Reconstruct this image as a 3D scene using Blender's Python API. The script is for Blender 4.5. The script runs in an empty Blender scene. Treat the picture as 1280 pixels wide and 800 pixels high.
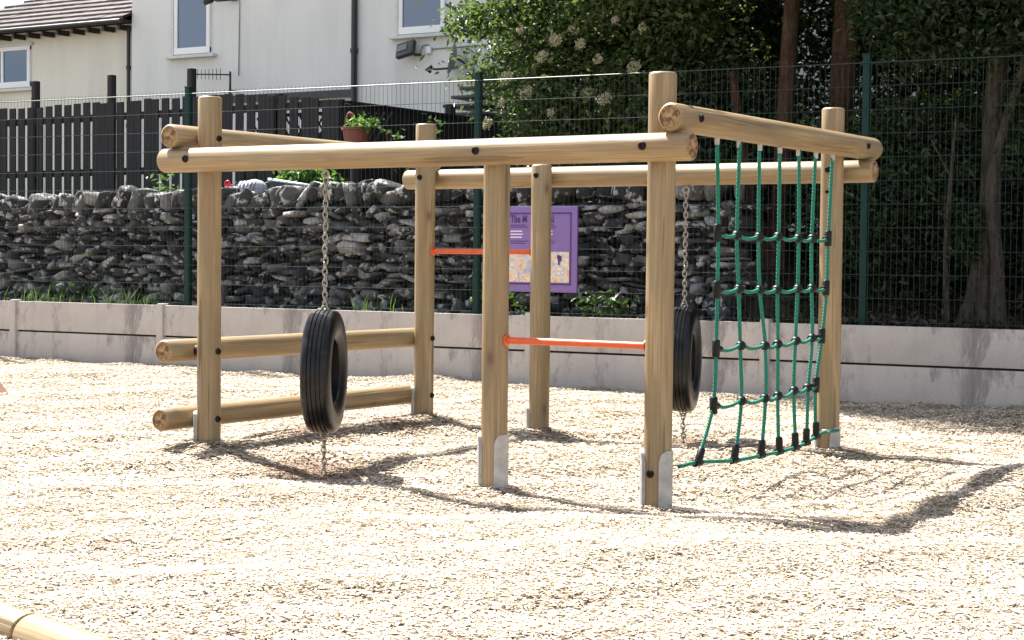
import bpy, bmesh, math, random
import numpy as np
from mathutils import Vector, Matrix

random.seed(7)
rng = np.random.default_rng(7)
PI = math.pi
C = bpy.context.scene.collection
scene = bpy.context.scene


# ------------------------------------------------------------------ helpers
class MB:
    """collects verts and faces; build() links ONE mesh object"""
    def __init__(self):
        self.v, self.f, self.m = [], [], []

    def add(self, vs, fs, mi=0):
        b = len(self.v)
        self.v += [tuple(p) for p in vs]
        self.f += [tuple(b + i for i in f) for f in fs]
        self.m += [mi] * len(fs)

    def box(self, c, s, rot=None, mi=0):
        hx, hy, hz = s[0] / 2, s[1] / 2, s[2] / 2
        vs = [Vector((x, y, z)) for x in (-hx, hx) for y in (-hy, hy) for z in (-hz, hz)]
        if rot is not None:
            vs = [rot @ p for p in vs]
        c = Vector(c)
        self.add([p + c for p in vs],
                 [(0, 1, 3, 2), (4, 6, 7, 5), (0, 4, 5, 1), (2, 3, 7, 6), (0, 2, 6, 4), (1, 5, 7, 3)], mi)

    def bevel_box(self, c, s, b=.01, rot=None, mi=0):
        bm = bmesh.new()
        bmesh.ops.create_cube(bm, size=1)
        for v in bm.verts:
            v.co = Vector((v.co.x * s[0], v.co.y * s[1], v.co.z * s[2]))
        bmesh.ops.bevel(bm, geom=bm.edges[:], offset=b, segments=2, affect='EDGES', profile=.6)
        bm.verts.index_update()
        R = rot if rot is not None else Matrix.Identity(3)
        c = Vector(c)
        self.add([R @ v.co + c for v in bm.verts], [tuple(x.index for x in f.verts) for f in bm.faces], mi)
        bm.free()

    def tube(self, pts, r, n=8, caps=True, mi=0):
        pts = [Vector(p) for p in pts]
        rs = r if isinstance(r, (list, tuple)) else [r] * len(pts)
        rings = []
        prev = None
        for i, p in enumerate(pts):
            d = (pts[min(i + 1, len(pts) - 1)] - pts[max(i - 1, 0)]).normalized()
            if prev is None:
                a = d.orthogonal().normalized()
            else:
                a = (prev - d * prev.dot(d)).normalized()
            prev = a
            bb = d.cross(a)
            rings.append([p + (a * math.cos(2 * PI * k / n) + bb * math.sin(2 * PI * k / n)) * rs[i] for k in range(n)])
        vs = [q for ring in rings for q in ring]
        fs = [(i * n + k, i * n + (k + 1) % n, (i + 1) * n + (k + 1) % n, (i + 1) * n + k)
              for i in range(len(pts) - 1) for k in range(n)]
        if caps:
            fs.append(tuple(range(n - 1, -1, -1)))
            fs.append(tuple((len(pts) - 1) * n + k for k in range(n)))
        self.add(vs, fs, mi)

    def torus(self, c, R, r, ax, stretch=None, st=1.0, n=14, m=7, mi=0):
        ax = Vector(ax).normalized()
        a = Vector(stretch).normalized() if stretch is not None else ax.orthogonal().normalized()
        b = ax.cross(a)
        c = Vector(c)
        vs, fs = [], []
        for i in range(n):
            t = 2 * PI * i / n
            d = a * math.cos(t) + b * math.sin(t)
            ctr = c + a * (R * st * math.cos(t)) + b * (R * math.sin(t))
            for j in range(m):
                q = 2 * PI * j / m
                vs.append(ctr + d * (r * math.cos(q)) + ax * (r * math.sin(q)))
        for i in range(n):
            for j in range(m):
                fs.append((i * m + j, ((i + 1) % n) * m + j, ((i + 1) % n) * m + (j + 1) % m, i * m + (j + 1) % m))
        self.add(vs, fs, mi)

    def lathe(self, prof, c=(0, 0, 0), n=32, closed=False, M=None, mi=0):
        """prof = [(r, h)], axis local z"""
        vs, fs = [], []
        M = M or Matrix.Identity(3)
        c = Vector(c)
        k = len(prof)
        for i in range(n):
            t = 2 * PI * i / n
            for r, h in prof:
                vs.append(M @ Vector((r * math.cos(t), r * math.sin(t), h)) + c)
        for i in range(n):
            for j in range(k if closed else k - 1):
                j2 = (j + 1) % k
                fs.append((i * k + j, ((i + 1) % n) * k + j, ((i + 1) % n) * k + j2, i * k + j2))
        self.add(vs, fs, mi)

    def build(self, name, mats, parent=None, smooth=False, origin=None, rot=None, angle=None):
        me = bpy.data.meshes.new(name)
        v = self.v
        if origin is not None:
            o = Vector(origin)
            if rot is not None:
                ri = rot.transposed()
                v = [tuple(ri @ (Vector(p) - o)) for p in v]
            else:
                v = [tuple(Vector(p) - o) for p in v]
        me.from_pydata(v, [], self.f)
        ob = bpy.data.objects.new(name, me)
        if not isinstance(mats, (list, tuple)):
            mats = [mats]
        for m in mats:
            me.materials.append(m)
        if any(self.m):
            me.polygons.foreach_set('material_index', self.m)
        if smooth:
            me.polygons.foreach_set('use_smooth', [True] * len(self.f))
            if angle:
                me.set_sharp_from_angle(angle=math.radians(angle))
        C.objects.link(ob)
        if origin is not None:
            ob.location = Vector(origin)
            if rot is not None:
                ob.rotation_euler = rot.to_euler()
        if parent is not None:
            put(ob, parent)
        return ob


def world_matrix(o):
    m = Matrix.LocRotScale(o.location, o.rotation_euler, o.scale)
    return world_matrix(o.parent) @ m if o.parent else m


def put(ob, parent):
    """parent while keeping the world place"""
    w = world_matrix(ob)
    ob.parent = parent
    l, r, s = (world_matrix(parent).inverted() @ w).decompose()
    ob.location, ob.rotation_euler, ob.scale = l, r.to_euler(), s
    return ob


def tag(o, label, cat=None, group=None, kind=None):
    if label:
        o['label'] = label
    if cat:
        o['category'] = cat
    if group:
        o['group'] = group
    if kind:
        o['kind'] = kind
    return o


def thing(name, label, cat, loc=(0, 0, 0), group=None, rz=0):
    o = bpy.data.objects.new(name, None)
    o.empty_display_size = .1
    C.objects.link(o)
    o.location = loc
    o.rotation_euler = (0, 0, rz)
    return tag(o, label, cat, group)


def np_mesh(name, verts, quads, mat, parent=None, smooth=False, attr=None):
    me = bpy.data.meshes.new(name)
    nv, nf, k = len(verts), len(quads), quads.shape[1]
    me.vertices.add(nv)
    me.vertices.foreach_set('co', np.ascontiguousarray(verts, np.float32).ravel())
    me.loops.add(nf * k)
    me.loops.foreach_set('vertex_index', np.ascontiguousarray(quads, np.int32).ravel())
    me.polygons.add(nf)
    me.polygons.foreach_set('loop_start', np.arange(0, nf * k, k, dtype=np.int32))
    me.polygons.foreach_set('loop_total', np.full(nf, k, np.int32))
    if smooth:
        me.polygons.foreach_set('use_smooth', np.ones(nf, bool))
    me.update(calc_edges=True)
    if attr is not None:
        a = me.attributes.new('tint', 'FLOAT', 'FACE')
        a.data.foreach_set('value', np.ascontiguousarray(attr, np.float32))
    me.materials.append(mat)
    ob = bpy.data.objects.new(name, me)
    C.objects.link(ob)
    if parent is not None:
        put(ob, parent)
    return ob


# ------------------------------------------------------------------ materials
class NT:
    def __init__(self, name):
        self.mat = bpy.data.materials.new(name)
        self.mat.use_nodes = True
        self.t = self.mat.node_tree
        self.b = self.t.nodes['Principled BSDF']

    def n(self, typ, **kw):
        nd = self.t.nodes.new(typ)
        for k, v in kw.items():
            if k.startswith('i_'):
                key = k[2:]
                key = int(key) if key.isdigit() else key.replace('_', ' ')
                nd.inputs[key].default_value = v
            else:
                setattr(nd, k, v)
        return nd

    def l(self, a, b):
        self.t.links.new(a, b)

    def coord(self, scale=(1, 1, 1), kind='Object', loc=None):
        tc = self.n('ShaderNodeTexCoord')
        mp = self.n('ShaderNodeMapping')
        mp.inputs['Scale'].default_value = scale
        self.l(tc.outputs[kind], mp.inputs[0])
        if loc is not None:
            self.l(loc, mp.inputs['Location'])
        return mp.outputs[0]

    def noise(self, vec, scale, detail=4, rough=.55, dist=0):
        nd = self.n('ShaderNodeTexNoise')
        nd.inputs['Scale'].default_value = scale
        nd.inputs['Detail'].default_value = detail
        nd.inputs['Roughness'].default_value = rough
        nd.inputs['Distortion'].default_value = dist
        self.l(vec, nd.inputs['Vector'])
        return nd.outputs['Fac']

    def ramp(self, fac, stops, interp='LINEAR'):
        nd = self.n('ShaderNodeValToRGB')
        cr = nd.color_ramp
        cr.interpolation = interp
        while len(cr.elements) > 1:
            cr.elements.remove(cr.elements[-1])
        cr.elements[0].position = stops[0][0]
        cr.elements[0].color = (*stops[0][1], 1)
        for p, c in stops[1:]:
            e = cr.elements.new(p)
            e.color = (*c, 1)
        self.l(fac, nd.inputs[0])
        return nd.outputs[0]

    def mix(self, fac, a, b, blend='MIX'):
        nd = self.n('ShaderNodeMix', data_type='RGBA', blend_type=blend)
        for s, v in ((0, fac), (6, a), (7, b)):
            if hasattr(v, 'links') or hasattr(v, 'is_linked'):
                self.l(v, nd.inputs[s])
            else:
                nd.inputs[s].default_value = (*v, 1) if isinstance(v, tuple) else v
        return nd.outputs[2]

    def math(self, op, a, b=0.0):
        nd = self.n('ShaderNodeMath', operation=op)
        for s, v in ((0, a), (1, b)):
            if hasattr(v, 'is_linked'):
                self.l(v, nd.inputs[s])
            else:
                nd.inputs[s].default_value = v
        return nd.outputs[0]

    def bump(self, h, strength=.3, dist=.01):
        nd = self.n('ShaderNodeBump')
        nd.inputs['Strength'].default_value = strength
        nd.inputs['Distance'].default_value = dist
        self.l(h, nd.inputs['Height'])
        self.l(nd.outputs[0], self.b.inputs['Normal'])

    def base(self, c):
        if hasattr(c, 'is_linked'):
            self.l(c, self.b.inputs['Base Color'])
        else:
            self.b.inputs['Base Color'].default_value = (*c, 1)

    def set(self, rough=.6, metal=0, spec=.5):
        self.b.inputs['Roughness'].default_value = rough
        self.b.inputs['Metallic'].default_value = metal
        self.b.inputs['Specular IOR Level'].default_value = spec
        return self.mat


def plain(name, col, rough=.6, metal=0, var=.15, scale=20, spec=.5, bump=0):
    m = NT(name)
    v = m.coord()
    f = m.noise(v, scale, 5, .6)
    a = tuple(c * (1 - var) for c in col)
    b = tuple(min(1, c * (1 + var)) for c in col)
    m.base(m.ramp(f, [(.3, a), (.7, b)]))
    if bump:
        m.bump(f, bump, .01)
    return m.set(rough, metal, spec)


def mat_log():
    m = NT('pine_log')
    oi = m.n('ShaderNodeObjectInfo')
    off = m.n('ShaderNodeVectorMath', operation='SCALE')
    off.inputs[0].default_value = (31, 17, 23)
    m.l(oi.outputs['Random'], off.inputs[3])
    o = off.outputs[0]
    v1 = m.coord((7, 7, .55), loc=o)
    v2 = m.coord((60, 60, 1.3), loc=o)
    v3 = m.coord((1, 1, 1), loc=o)
    g = m.noise(v1, 1.6, 4, .55, .6)
    fib = m.noise(v2, 2.0, 3, .6)
    c = m.ramp(g, [(.30, (.175, .115, .052)), (.5, (.29, .20, .095)), (.66, (.38, .27, .145))])
    c = m.mix(m.ramp(fib, [(.38, (0, 0, 0)), (.68, (.75, .75, .75))]), c, (.165, .105, .05))
    # weathering, faint green of the pressure treatment
    w = m.noise(v3, 2.2, 3, .6)
    c = m.mix(m.ramp(w, [(.42, (0, 0, 0)), (.7, (.6, .6, .6))]), c, (.19, .155, .088))
    # knots
    vk = m.coord((6.5, 6.5, 3.2), loc=o)
    vo = m.n('ShaderNodeTexVoronoi', feature='F1')
    vo.inputs['Scale'].default_value = 1.0
    vo.inputs['Randomness'].default_value = 1.0
    m.l(vk, vo.inputs['Vector'])
    sep = m.n('ShaderNodeSeparateColor')
    m.l(vo.outputs['Color'], sep.inputs[0])
    pick = m.math('GREATER_THAN', sep.outputs[0], .36)
    kn = m.ramp(vo.outputs['Distance'], [(.0, (1, 1, 1)), (.085, (.8, .8, .8)), (.15, (.2, .2, .2)), (.24, (0, 0, 0))])
    c = m.mix(m.math('MULTIPLY', pick, kn), c, (.12, .06, .025))
    # drying checks
    v4 = m.coord((24, 24, .8), loc=o)
    ck = m.noise(v4, 1.0, 2, .5)
    ckm = m.ramp(ck, [(.325, (1, 1, 1)), (.35, (0, 0, 0))])
    c = m.mix(m.math('MULTIPLY', ckm, .7), c, (.10, .062, .03))
    m.base(c)
    m.bump(m.math('SUBTRACT', fib, ckm), .3, .005)
    return m.set(.5, 0, .55)


def mat_endgrain():
    m = NT('log_end_grain')
    tc = m.n('ShaderNodeTexCoord')
    sx = m.n('ShaderNodeSeparateXYZ')
    m.l(tc.outputs['Object'], sx.inputs[0])
    r2 = m.math('ADD', m.math('MULTIPLY', sx.outputs[0], sx.outputs[0]), m.math('MULTIPLY', sx.outputs[1], sx.outputs[1]))
    r = m.math('SQRT', r2)
    nz = m.noise(m.coord((1, 1, .05)), 22, 3)
    rr = m.math('ADD', m.math('MULTIPLY', r, 520), m.math('MULTIPLY', nz, 5))
    ring = m.math('SINE', rr)
    c = m.ramp(m.math('ADD', m.math('MULTIPLY', ring, .5), .5), [(.2, (.22, .135, .065)), (.8, (.30, .195, .10))])
    c = m.mix(m.ramp(r, [(.0, (.5, .5, .5)), (.03, (.15, .15, .15)), (.05, (0, 0, 0))]), c, (.45, .33, .19))
    st = m.noise(m.coord((1, 1, .05)), 30, 3, .6)
    c = m.mix(m.ramp(st, [(.46, (0, 0, 0)), (.58, (.9, .9, .9))]), c, (.085, .045, .022))
    m.base(c)
    return m.set(.8, 0, .2)


def mat_chips():
    m = NT('wood_chips')
    at = m.n('ShaderNodeAttribute', attribute_name='tint')
    c = m.ramp(at.outputs['Fac'], [(0, (.16, .105, .07)), (.12, (.27, .195, .135)), (.28, (.38, .305, .225)), (.6, (.49, .41, .325)), (.93, (.58, .52, .435)), (1, (.38, .345, .22))])
    f = m.noise(m.coord((1, 1, 1)), .7, 3, .6)
    c = m.mix(m.ramp(f, [(.4, (0, 0, 0)), (.75, (.45, .45, .45))]), c, (.40, .325, .245))
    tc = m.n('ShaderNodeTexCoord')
    for (px, py, pr) in ((-6.07, 7.60, .42), (-5.11, 10.15, .34), (-6.93, 8.6, .26), (-6.93, 9.5, .26)):  # scuffed darker mulch under tyres and left rails, with their cast shade painted in
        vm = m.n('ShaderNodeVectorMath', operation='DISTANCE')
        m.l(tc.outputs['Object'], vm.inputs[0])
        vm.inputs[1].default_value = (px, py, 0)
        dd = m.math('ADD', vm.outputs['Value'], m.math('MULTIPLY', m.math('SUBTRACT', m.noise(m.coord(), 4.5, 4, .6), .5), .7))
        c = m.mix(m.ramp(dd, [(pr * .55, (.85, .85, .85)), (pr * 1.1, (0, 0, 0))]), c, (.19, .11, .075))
    m.base(c)
    return m.set(.85, 0, .2)


def mat_chipbed():
    m = NT('chip_bed')
    f = m.noise(m.coord(), 55, 5, .7)
    c = m.ramp(f, [(.35, (.18, .13, .09)), (.5, (.33, .265, .195)), (.65, (.46, .385, .30))])
    m.base(c)
    m.bump(f, .8, .03)
    return m.set(.9, 0, .1)


def mat_concrete():
    m = NT('cast_concrete')
    v = m.coord()
    f = m.noise(v, 1.3, 6, .62)
    c = m.ramp(f, [(.3, (.385, .350, .325)), (.55, (.475, .435, .405)), (.75, (.53, .49, .46))])
    st = m.noise(m.coord((2.6, 2.6, 1.0)), 1.0, 7, .72, .4)
    c = m.mix(m.ramp(st, [(.53, (0, 0, 0)), (.60, (.65, .65, .65)), (.70, (.9, .9, .9))]), c, (.17, .15, .145))
    dr = m.noise(m.coord((9, 9, .7)), 1.0, 4, .6)
    c = m.mix(m.ramp(dr, [(.52, (0, 0, 0)), (.75, (.5, .5, .5))]), c, (.34, .305, .29))
    fine = m.noise(v, 90, 3, .6)
    c = m.mix(m.ramp(fine, [(.3, (.25, .25, .25)), (.55, (0, 0, 0))]), c, (.2, .18, .17))
    m.base(c)
    m.bump(fine, .25, .004)
    return m.set(.85, 0, .25)


def mat_stone():
    m = NT('field_stone')
    at = m.n('ShaderNodeAttribute', attribute_name='tint')
    v = m.coord()
    c = m.ramp(at.outputs['Fac'], [(0, (.020, .021, .024)), (.35, (.048, .050, .054)), (.65, (.115, .115, .115)), (1, (.40, .395, .385))])
    n1 = m.noise(v, 10, 4, .6)
    c = m.mix(m.ramp(n1, [(.56, (0, 0, 0)), (.62, (.85, .85, .85))]), c, (.46, .455, .44))     # lichen
    n2 = m.noise(v, 11, 6, .7)
    c = m.mix(m.ramp(n2, [(.52, (0, 0, 0)), (.7, (.8, .8, .8))]), c, (.02, .021, .021))
    n3 = m.noise(v, 1.6, 5, .7)
    c = m.mix(m.ramp(n3, [(.58, (0, 0, 0)), (.75, (.55, .55, .55))]), c, (.085, .085, .04))   # moss
    m.base(c)
    m.bump(m.noise(v, 28, 4, .6), .4, .012)
    return m.set(.85, 0, .3)


def mat_render_wall(name, a, b):
    m = NT(name)
    v = m.coord()
    f = m.noise(v, .5, 5, .6)
    c = m.ramp(f, [(.3, a), (.7, b)])
    s = m.noise(m.coord((1.5, 1.5, .18)), 1.2, 5, .6)
    c = m.mix(m.ramp(s, [(.48, (0, 0, 0)), (.8, (.45, .45, .45))]), c, tuple(x * .68 for x in a))
    m.base(c)
    m.bump(m.noise(v, 60, 4, .6), .35, .006)
    return m.set(.9, 0, .2)


def mat_leaf(name, dark, light, trans=.35):
    m = NT(name)
    at = m.n('ShaderNodeAttribute', attribute_name='tint')
    c = m.ramp(at.outputs['Fac'], [(0, dark), (.7, light), (.9, light), (1, tuple(min(1, x * 2.2) for x in light))])
    m.base(c)
    m.set(.5, 0, .4)
    tr = m.n('ShaderNodeBsdfTranslucent')
    hs = m.mix(.5, c, tuple(min(1, x * k) for x, k in zip(light, (2.0, 2.2, 1.0))))
    m.l(hs, tr.inputs[0])
    mx = m.n('ShaderNodeMixShader')
    mx.inputs[0].default_value = trans
    m.l(m.b.outputs[0], mx.inputs[1])
    m.l(tr.outputs[0], mx.inputs[2])
    out = [n for n in m.t.nodes if n.type == 'OUTPUT_MATERIAL'][0]
    m.l(mx.outputs[0], out.inputs[0])
    return m.mat


def mat_bark(name, a, b):
    m = NT(name)
    f = m.noise(m.coord((13, 13, 3.6)), 1.8, 7, .75, 1.2)
    c = m.ramp(f, [(.3, a), (.65, b)])
    g = m.noise(m.coord(), 1.5, 4, .6)
    c = m.mix(m.ramp(g, [(.5, (0, 0, 0)), (.7, (.5, .5, .5))]), c, (.09, .1, .05))
    m.base(c)
    m.bump(f, 1.0, .05)
    return m.set(.9, 0, .15)


def mat_rubber():
    m = NT('tyre_rubber')
    f = m.noise(m.coord(), 14, 6, .65)
    c = m.ramp(f, [(.35, (.004, .004, .0045)), (.6, (.007, .007, .0075)), (.72, (.035, .028, .023))])
    m.base(c)
    m.bump(m.noise(m.coord(), 70, 3, .6), .25, .003)
    return m.set(.34, 0, .28)


def mat_glass(name, tint):
    m = NT(name)
    m.base(tint)
    m.b.inputs['Coat Weight'].default_value = 0
    return m.set(.03, 0, 1.0)


def mat_tile():
    m = NT('roof_tile')
    v = m.coord((1, 1, 1))
    f = m.noise(v, 3.5, 5, .65)
    c = m.ramp(f, [(.3, (.07, .060, .060)), (.55, (.115, .10, .10)), (.75, (.16, .142, .145))])
    m.base(c)
    return m.set(.85, 0, .2)


def mat_timber_black():
    m = NT('black_stained_board')
    f = m.noise(m.coord((22, 22, 1.0)), 1.4, 4, .6)
    c = m.ramp(f, [(.3, (.010, .010, .012)), (.7, (.026, .025, .029))])
    m.base(c)
    m.bump(f, .3, .004)
    return m.set(.75, 0, .25)


def mat_soil():
    m = NT('woodland_soil')
    v = m.coord()
    f = m.noise(v, 3, 7, .7)
    c = m.ramp(f, [(.3, (.022, .019, .013)), (.5, (.05, .043, .026)), (.7, (.05, .065, .022))])
    m.base(c)
    m.bump(m.noise(v, 12, 6, .7), .8, .06)
    return m.set(.95, 0, .1)


def mat_picture():
    """the blurred picture on the sign: cream ground with orange, lilac and blue patches"""
    m = NT('sign_picture')
    v = m.coord((1, 1, 1))
    a = m.noise(v, 11, 3, .6, .5)
    c = m.ramp(a, [(.30, (.36, .36, .46)), (.40, (.50, .44, .46)), (.47, (.62, .50, .38)), (.56, (.60, .33, .17)), (.64, (.66, .55, .42)), (.8, (.58, .57, .52))], 'CONSTANT')
    b = m.noise(v, 38, 2, .6)
    c = m.mix(m.ramp(b, [(.58, (0, 0, 0)), (.64, (.8, .8, .8))]), c, (.75, .68, .58))
    m.base(c)
    return m.set(.45, 0, .4)


LOG, END = mat_log(), mat_endgrain()
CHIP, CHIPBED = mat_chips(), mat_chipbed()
CONC = mat_concrete()
STONE = mat_stone()
BLACKCAP = plain('black_plastic_cap', (.008, .006, .006), .6, spec=.2)
GALV = plain('galvanised_steel', (.40, .385, .37), .6, .2, .22, 18)
CHAIN = plain('chain_steel', (.30, .28, .25), .38, .8, .2, 60)
ORANGE = plain('orange_paint', (.60, .085, .012), .4, 0, .14, 25)
def mat_rope():
    m = NT('green_rope')
    wv = m.n('ShaderNodeTexWave', wave_type='BANDS', bands_direction='DIAGONAL')
    wv.inputs['Scale'].default_value = 28
    m.l(m.coord(), wv.inputs['Vector'])
    f = m.noise(m.coord(), 90, 3, .6)
    c = m.mix(m.ramp(wv.outputs['Fac'], [(.1, (.7, .7, .7)), (.5, (0, 0, 0))]), m.ramp(f, [(.3, (.006, .15, .10)), (.7, (.012, .23, .155))]), (.003, .07, .048))
    m.base(c)
    m.bump(wv.outputs['Fac'], .7, .004)
    return m.set(.6, 0, .35)


ROPE = mat_rope()
CLAMP = plain('black_rope_clamp', (.005, .005, .0055), .45, 0, .1, 30, spec=.25)
RUBBER = mat_rubber()
FENCEGREEN = plain('green_powder_coat', (.004, .026, .023), .5, 0, .12, 15, spec=.2)
WIREGREEN = plain('wire_green_coat', (.009, .022, .020), .5, 0, .15, 15)
TIMBER = mat_timber_black()
WHITEWALL = mat_render_wall('grey_white_render', (.655, .668, .655), (.725, .735, .715))
CREAMWALL = mat_render_wall('cream_render', (.70, .685, .61), (.77, .75, .67))
UPVC = plain('white_window_frame', (.80, .81, .82), .35, 0, .03)
GLASS = mat_glass('window_glass', (.025, .075, .17))  # blue base colour stands in for the sky mirrored in the panes
SILL = plain('painted_sill', (.60, .61, .60), .7)
PIPE = plain('black_downpipe', (.016, .016, .019), .4)
TILE = mat_tile()
SOIL = mat_soil()
CABLE = plain('grey_cable', (.30, .30, .30), .5)
PURPLE = plain('purple_board', (.175, .105, .31), .5, 0, .05, 10)
PURPLEDARK = plain('dark_purple_ink', (.045, .015, .12), .5, 0, .05)
PALEINK = plain('pale_lilac_ink', (.72, .62, .80), .5, 0, .05)
REDINK = plain('red_ink', (.60, .04, .03), .5, 0, .05)
PICTURE = mat_picture()
TERRA = plain('terracotta', (.17, .05, .04), .7, 0, .15)
REDPLASTIC = plain('red_plastic', (.62, .02, .025), .35, 0, .05)
PALEMETAL = plain('pale_metal_edge', (.55, .60, .62), .4, .3, .08)
CHECK = plain('pale_grey_cover', (.42, .43, .50), .6, 0, .15, 30)
DARKGREEN = plain('dark_green_box', (.012, .050, .045), .5, 0, .1)
REDTIMBER = plain('reddish_timber', (.24, .125, .085), .75, 0, .2, 12)
LAMPGLASS = plain('lamp_glass', (.10, .11, .11), .15, 0, .05)
CASING = plain('dark_lamp_casing', (.02, .02, .022), .4)
DISH = plain('grey_dish', (.22, .23, .24), .5)
BARK_RED = mat_bark('reddish_bark', (.018, .011, .009), (.115, .066, .048))
BARK_GREY = mat_bark('grey_bark', (.008, .007, .006), (.125, .108, .085))
LEAF_ELDER = mat_leaf('elder_leaf', (.018, .040, .014), (.075, .112, .038), .4)
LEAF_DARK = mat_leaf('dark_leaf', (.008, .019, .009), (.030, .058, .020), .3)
LEAF_MID = mat_leaf('mid_leaf', (.018, .040, .013), (.055, .10, .028), .3)
LEAF_BRIGHT = mat_leaf('bright_leaf', (.03, .07, .015), (.095, .18, .04), .4)
FLOWER = plain('elder_flower', (.34, .325, .22), .8, 0, .15, 60)
GRASSMAT = mat_leaf('grass_blade', (.03, .065, .014), (.11, .19, .04), .3)
LITTER = mat_leaf('leaf_litter', (.015, .012, .008), (.06, .045, .028), .1)

# ------------------------------------------------------------------ world, sun, camera
sun_dir = Vector((-.66, .20, 1.0)).normalized()
elev = math.asin(sun_dir.z)
azim = math.atan2(sun_dir.x, sun_dir.y)
w = bpy.data.worlds.new('World')
scene.world = w
w.use_nodes = True
wt = w.node_tree
bg = wt.nodes['Background']
sky = wt.nodes.new('ShaderNodeTexSky')
sky.sky_type = 'NISHITA'
sky.sun_disc = False
sky.sun_elevation = elev
sky.sun_rotation = azim
sky.air_density = 1.0
sky.dust_density = 1.5
# white broken cloud
tc = wt.nodes.new('ShaderNodeTexCoord')
mp = wt.nodes.new('ShaderNodeMapping')
mp.inputs['Scale'].default_value = (1, 1, 2.4)
wt.links.new(tc.outputs['Generated'], mp.inputs[0])
nz = wt.nodes.new('ShaderNodeTexNoise')
nz.inputs['Scale'].default_value = 2.3
nz.inputs['Detail'].default_value = 8
nz.inputs['Roughness'].default_value = .6
wt.links.new(mp.outputs[0], nz.inputs['Vector'])
rp = wt.nodes.new('ShaderNodeValToRGB')
rp.color_ramp.elements[0].position = .44
rp.color_ramp.elements[0].color = (0, 0, 0, 1)
rp.color_ramp.elements[1].position = .60
rp.color_ramp.elements[1].color = (1, 1, 1, 1)
wt.links.new(nz.outputs['Fac'], rp.inputs[0])
mx = wt.nodes.new('ShaderNodeMix')
mx.data_type = 'RGBA'
mx.inputs[7].default_value = (8.5, 8.8, 9.2, 1)
wt.links.new(rp.outputs[0], mx.inputs[0])
wt.links.new(sky.outputs[0], mx.inputs[6])
wt.links.new(mx.outputs[2], bg.inputs['Color'])
bg.inputs['Strength'].default_value = .055

sl = bpy.data.lights.new('sun', 'SUN')
sl.energy = 5.0
sl.angle = math.radians(.55)
sl.color = (1.0, .955, .88)
so = bpy.data.objects.new('sun', sl)
so.rotation_euler = sun_dir.to_track_quat('Z', 'Y').to_euler()
so.location = (0, 0, 20)
C.objects.link(so)

cd = bpy.data.cameras.new('camera')
co = bpy.data.objects.new('camera', cd)
C.objects.link(co)
F_ = Vector((-0.534397, 0.844477, -0.035748))
R_ = Vector((0.844769, 0.535027, 0.010513))
U_ = Vector((-0.028005, 0.024581, 0.999306))
co.rotation_euler = Matrix((R_, U_, -F_)).transposed().to_euler()
co.location = (0, 0, 1.1738)
cd.sensor_width = 36
cd.lens = 2177.1 / 1280 * 36
cd.clip_start = .05
cd.clip_end = 600
scene.camera = co
scene.view_settings.view_transform = 'Standard'
scene.view_settings.look = 'None'
scene.view_settings.gamma = 1
scene.view_settings.use_curve_mapping = False
scene.view_settings.exposure = 1.85

# ------------------------------------------------------------------ the lie of the land
WY, WS = 14.361, .0617           # front face of the retaining wall: y = WY + WS*x
POSTS = {'1': (-7.056, 7.783, .052, 2.107), '2': (-7.101, 10.062, .035, 2.107), '3': (-5.029, 7.783, -.055, 1.80),
         '4': (-4.048, 7.783, -.045, 2.107), '5': (-4.062, 10.062, .02, 2.107), '6': (-6.143, 10.062, .0, 1.803)}


def wall_y(x, off=0.0):
    return WY + WS * x + off


BANK = [(-1.6, 11.6), (-2.35, 10.6), (-2.72, 9.4), (-2.72, 8.3), (-2.82, 7.7)]


def ground_h(x, y):
    x = np.asarray(x, float)
    y = np.asarray(y, float)
    h = .024 * np.sin(1.7 * x + .6 * y) * np.sin(1.3 * y - .5 * x + 1) + .012 * np.sin(3.9 * x + 1.1) * np.sin(3.3 * y + .4)
    h = h + .010 * np.sin(5.3 * x - 2.2 * y + np.sin(2 * y)) * np.sin(4.7 * y + 1.3 * x) + .007 * np.sin(9 * x + 2 * y) * np.sin(8 * y - 3 * x)
    for px, py, pz, _ in POSTS.values():
        h = h + (pz * .9) * np.exp(-((x - px) ** 2 + (y - py) ** 2) / (2 * (.85 if pz < -.03 else .55) ** 2))
        h = h + (.035 if pz > -.03 else .012) * np.exp(-((x - px) ** 2 + (y - py) ** 2) / (2 * .17 ** 2))
    # hollows worn under the two tyres, ridge along the left rails
    for tx, ty in ((-6.07, 7.643), (-5.112, 10.202)):
        h = h - .04 * np.exp(-((x - tx) ** 2 + (y - ty) ** 2) / (2 * .3 ** 2))
    h = h + .065 * np.exp(-((x + 6.98) ** 2) / (2 * .16 ** 2)) * np.exp(-((y - 9.0) ** 2) / (2 * .75 ** 2))
    # low bank of kicked-out chips round the fall zone
    wob = 1 + .35 * np.sin(3.1 * x + 1.7 * y) + .2 * np.sin(7.3 * y - 4 * x)
    d2 = np.full(x.shape, 1e9)
    for (ax, ay), (bx, by) in zip(BANK[:-1], BANK[1:]):
        ux, uy = bx - ax, by - ay
        t = np.clip(((x - ax) * ux + (y - ay) * uy) / (ux * ux + uy * uy), 0, 1)
        d2 = np.minimum(d2, (x - ax - t * ux) ** 2 + (y - ay - t * uy) ** 2)
    h = h + .045 * wob * np.exp(-d2 / (2 * .17 ** 2))
    return h


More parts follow.
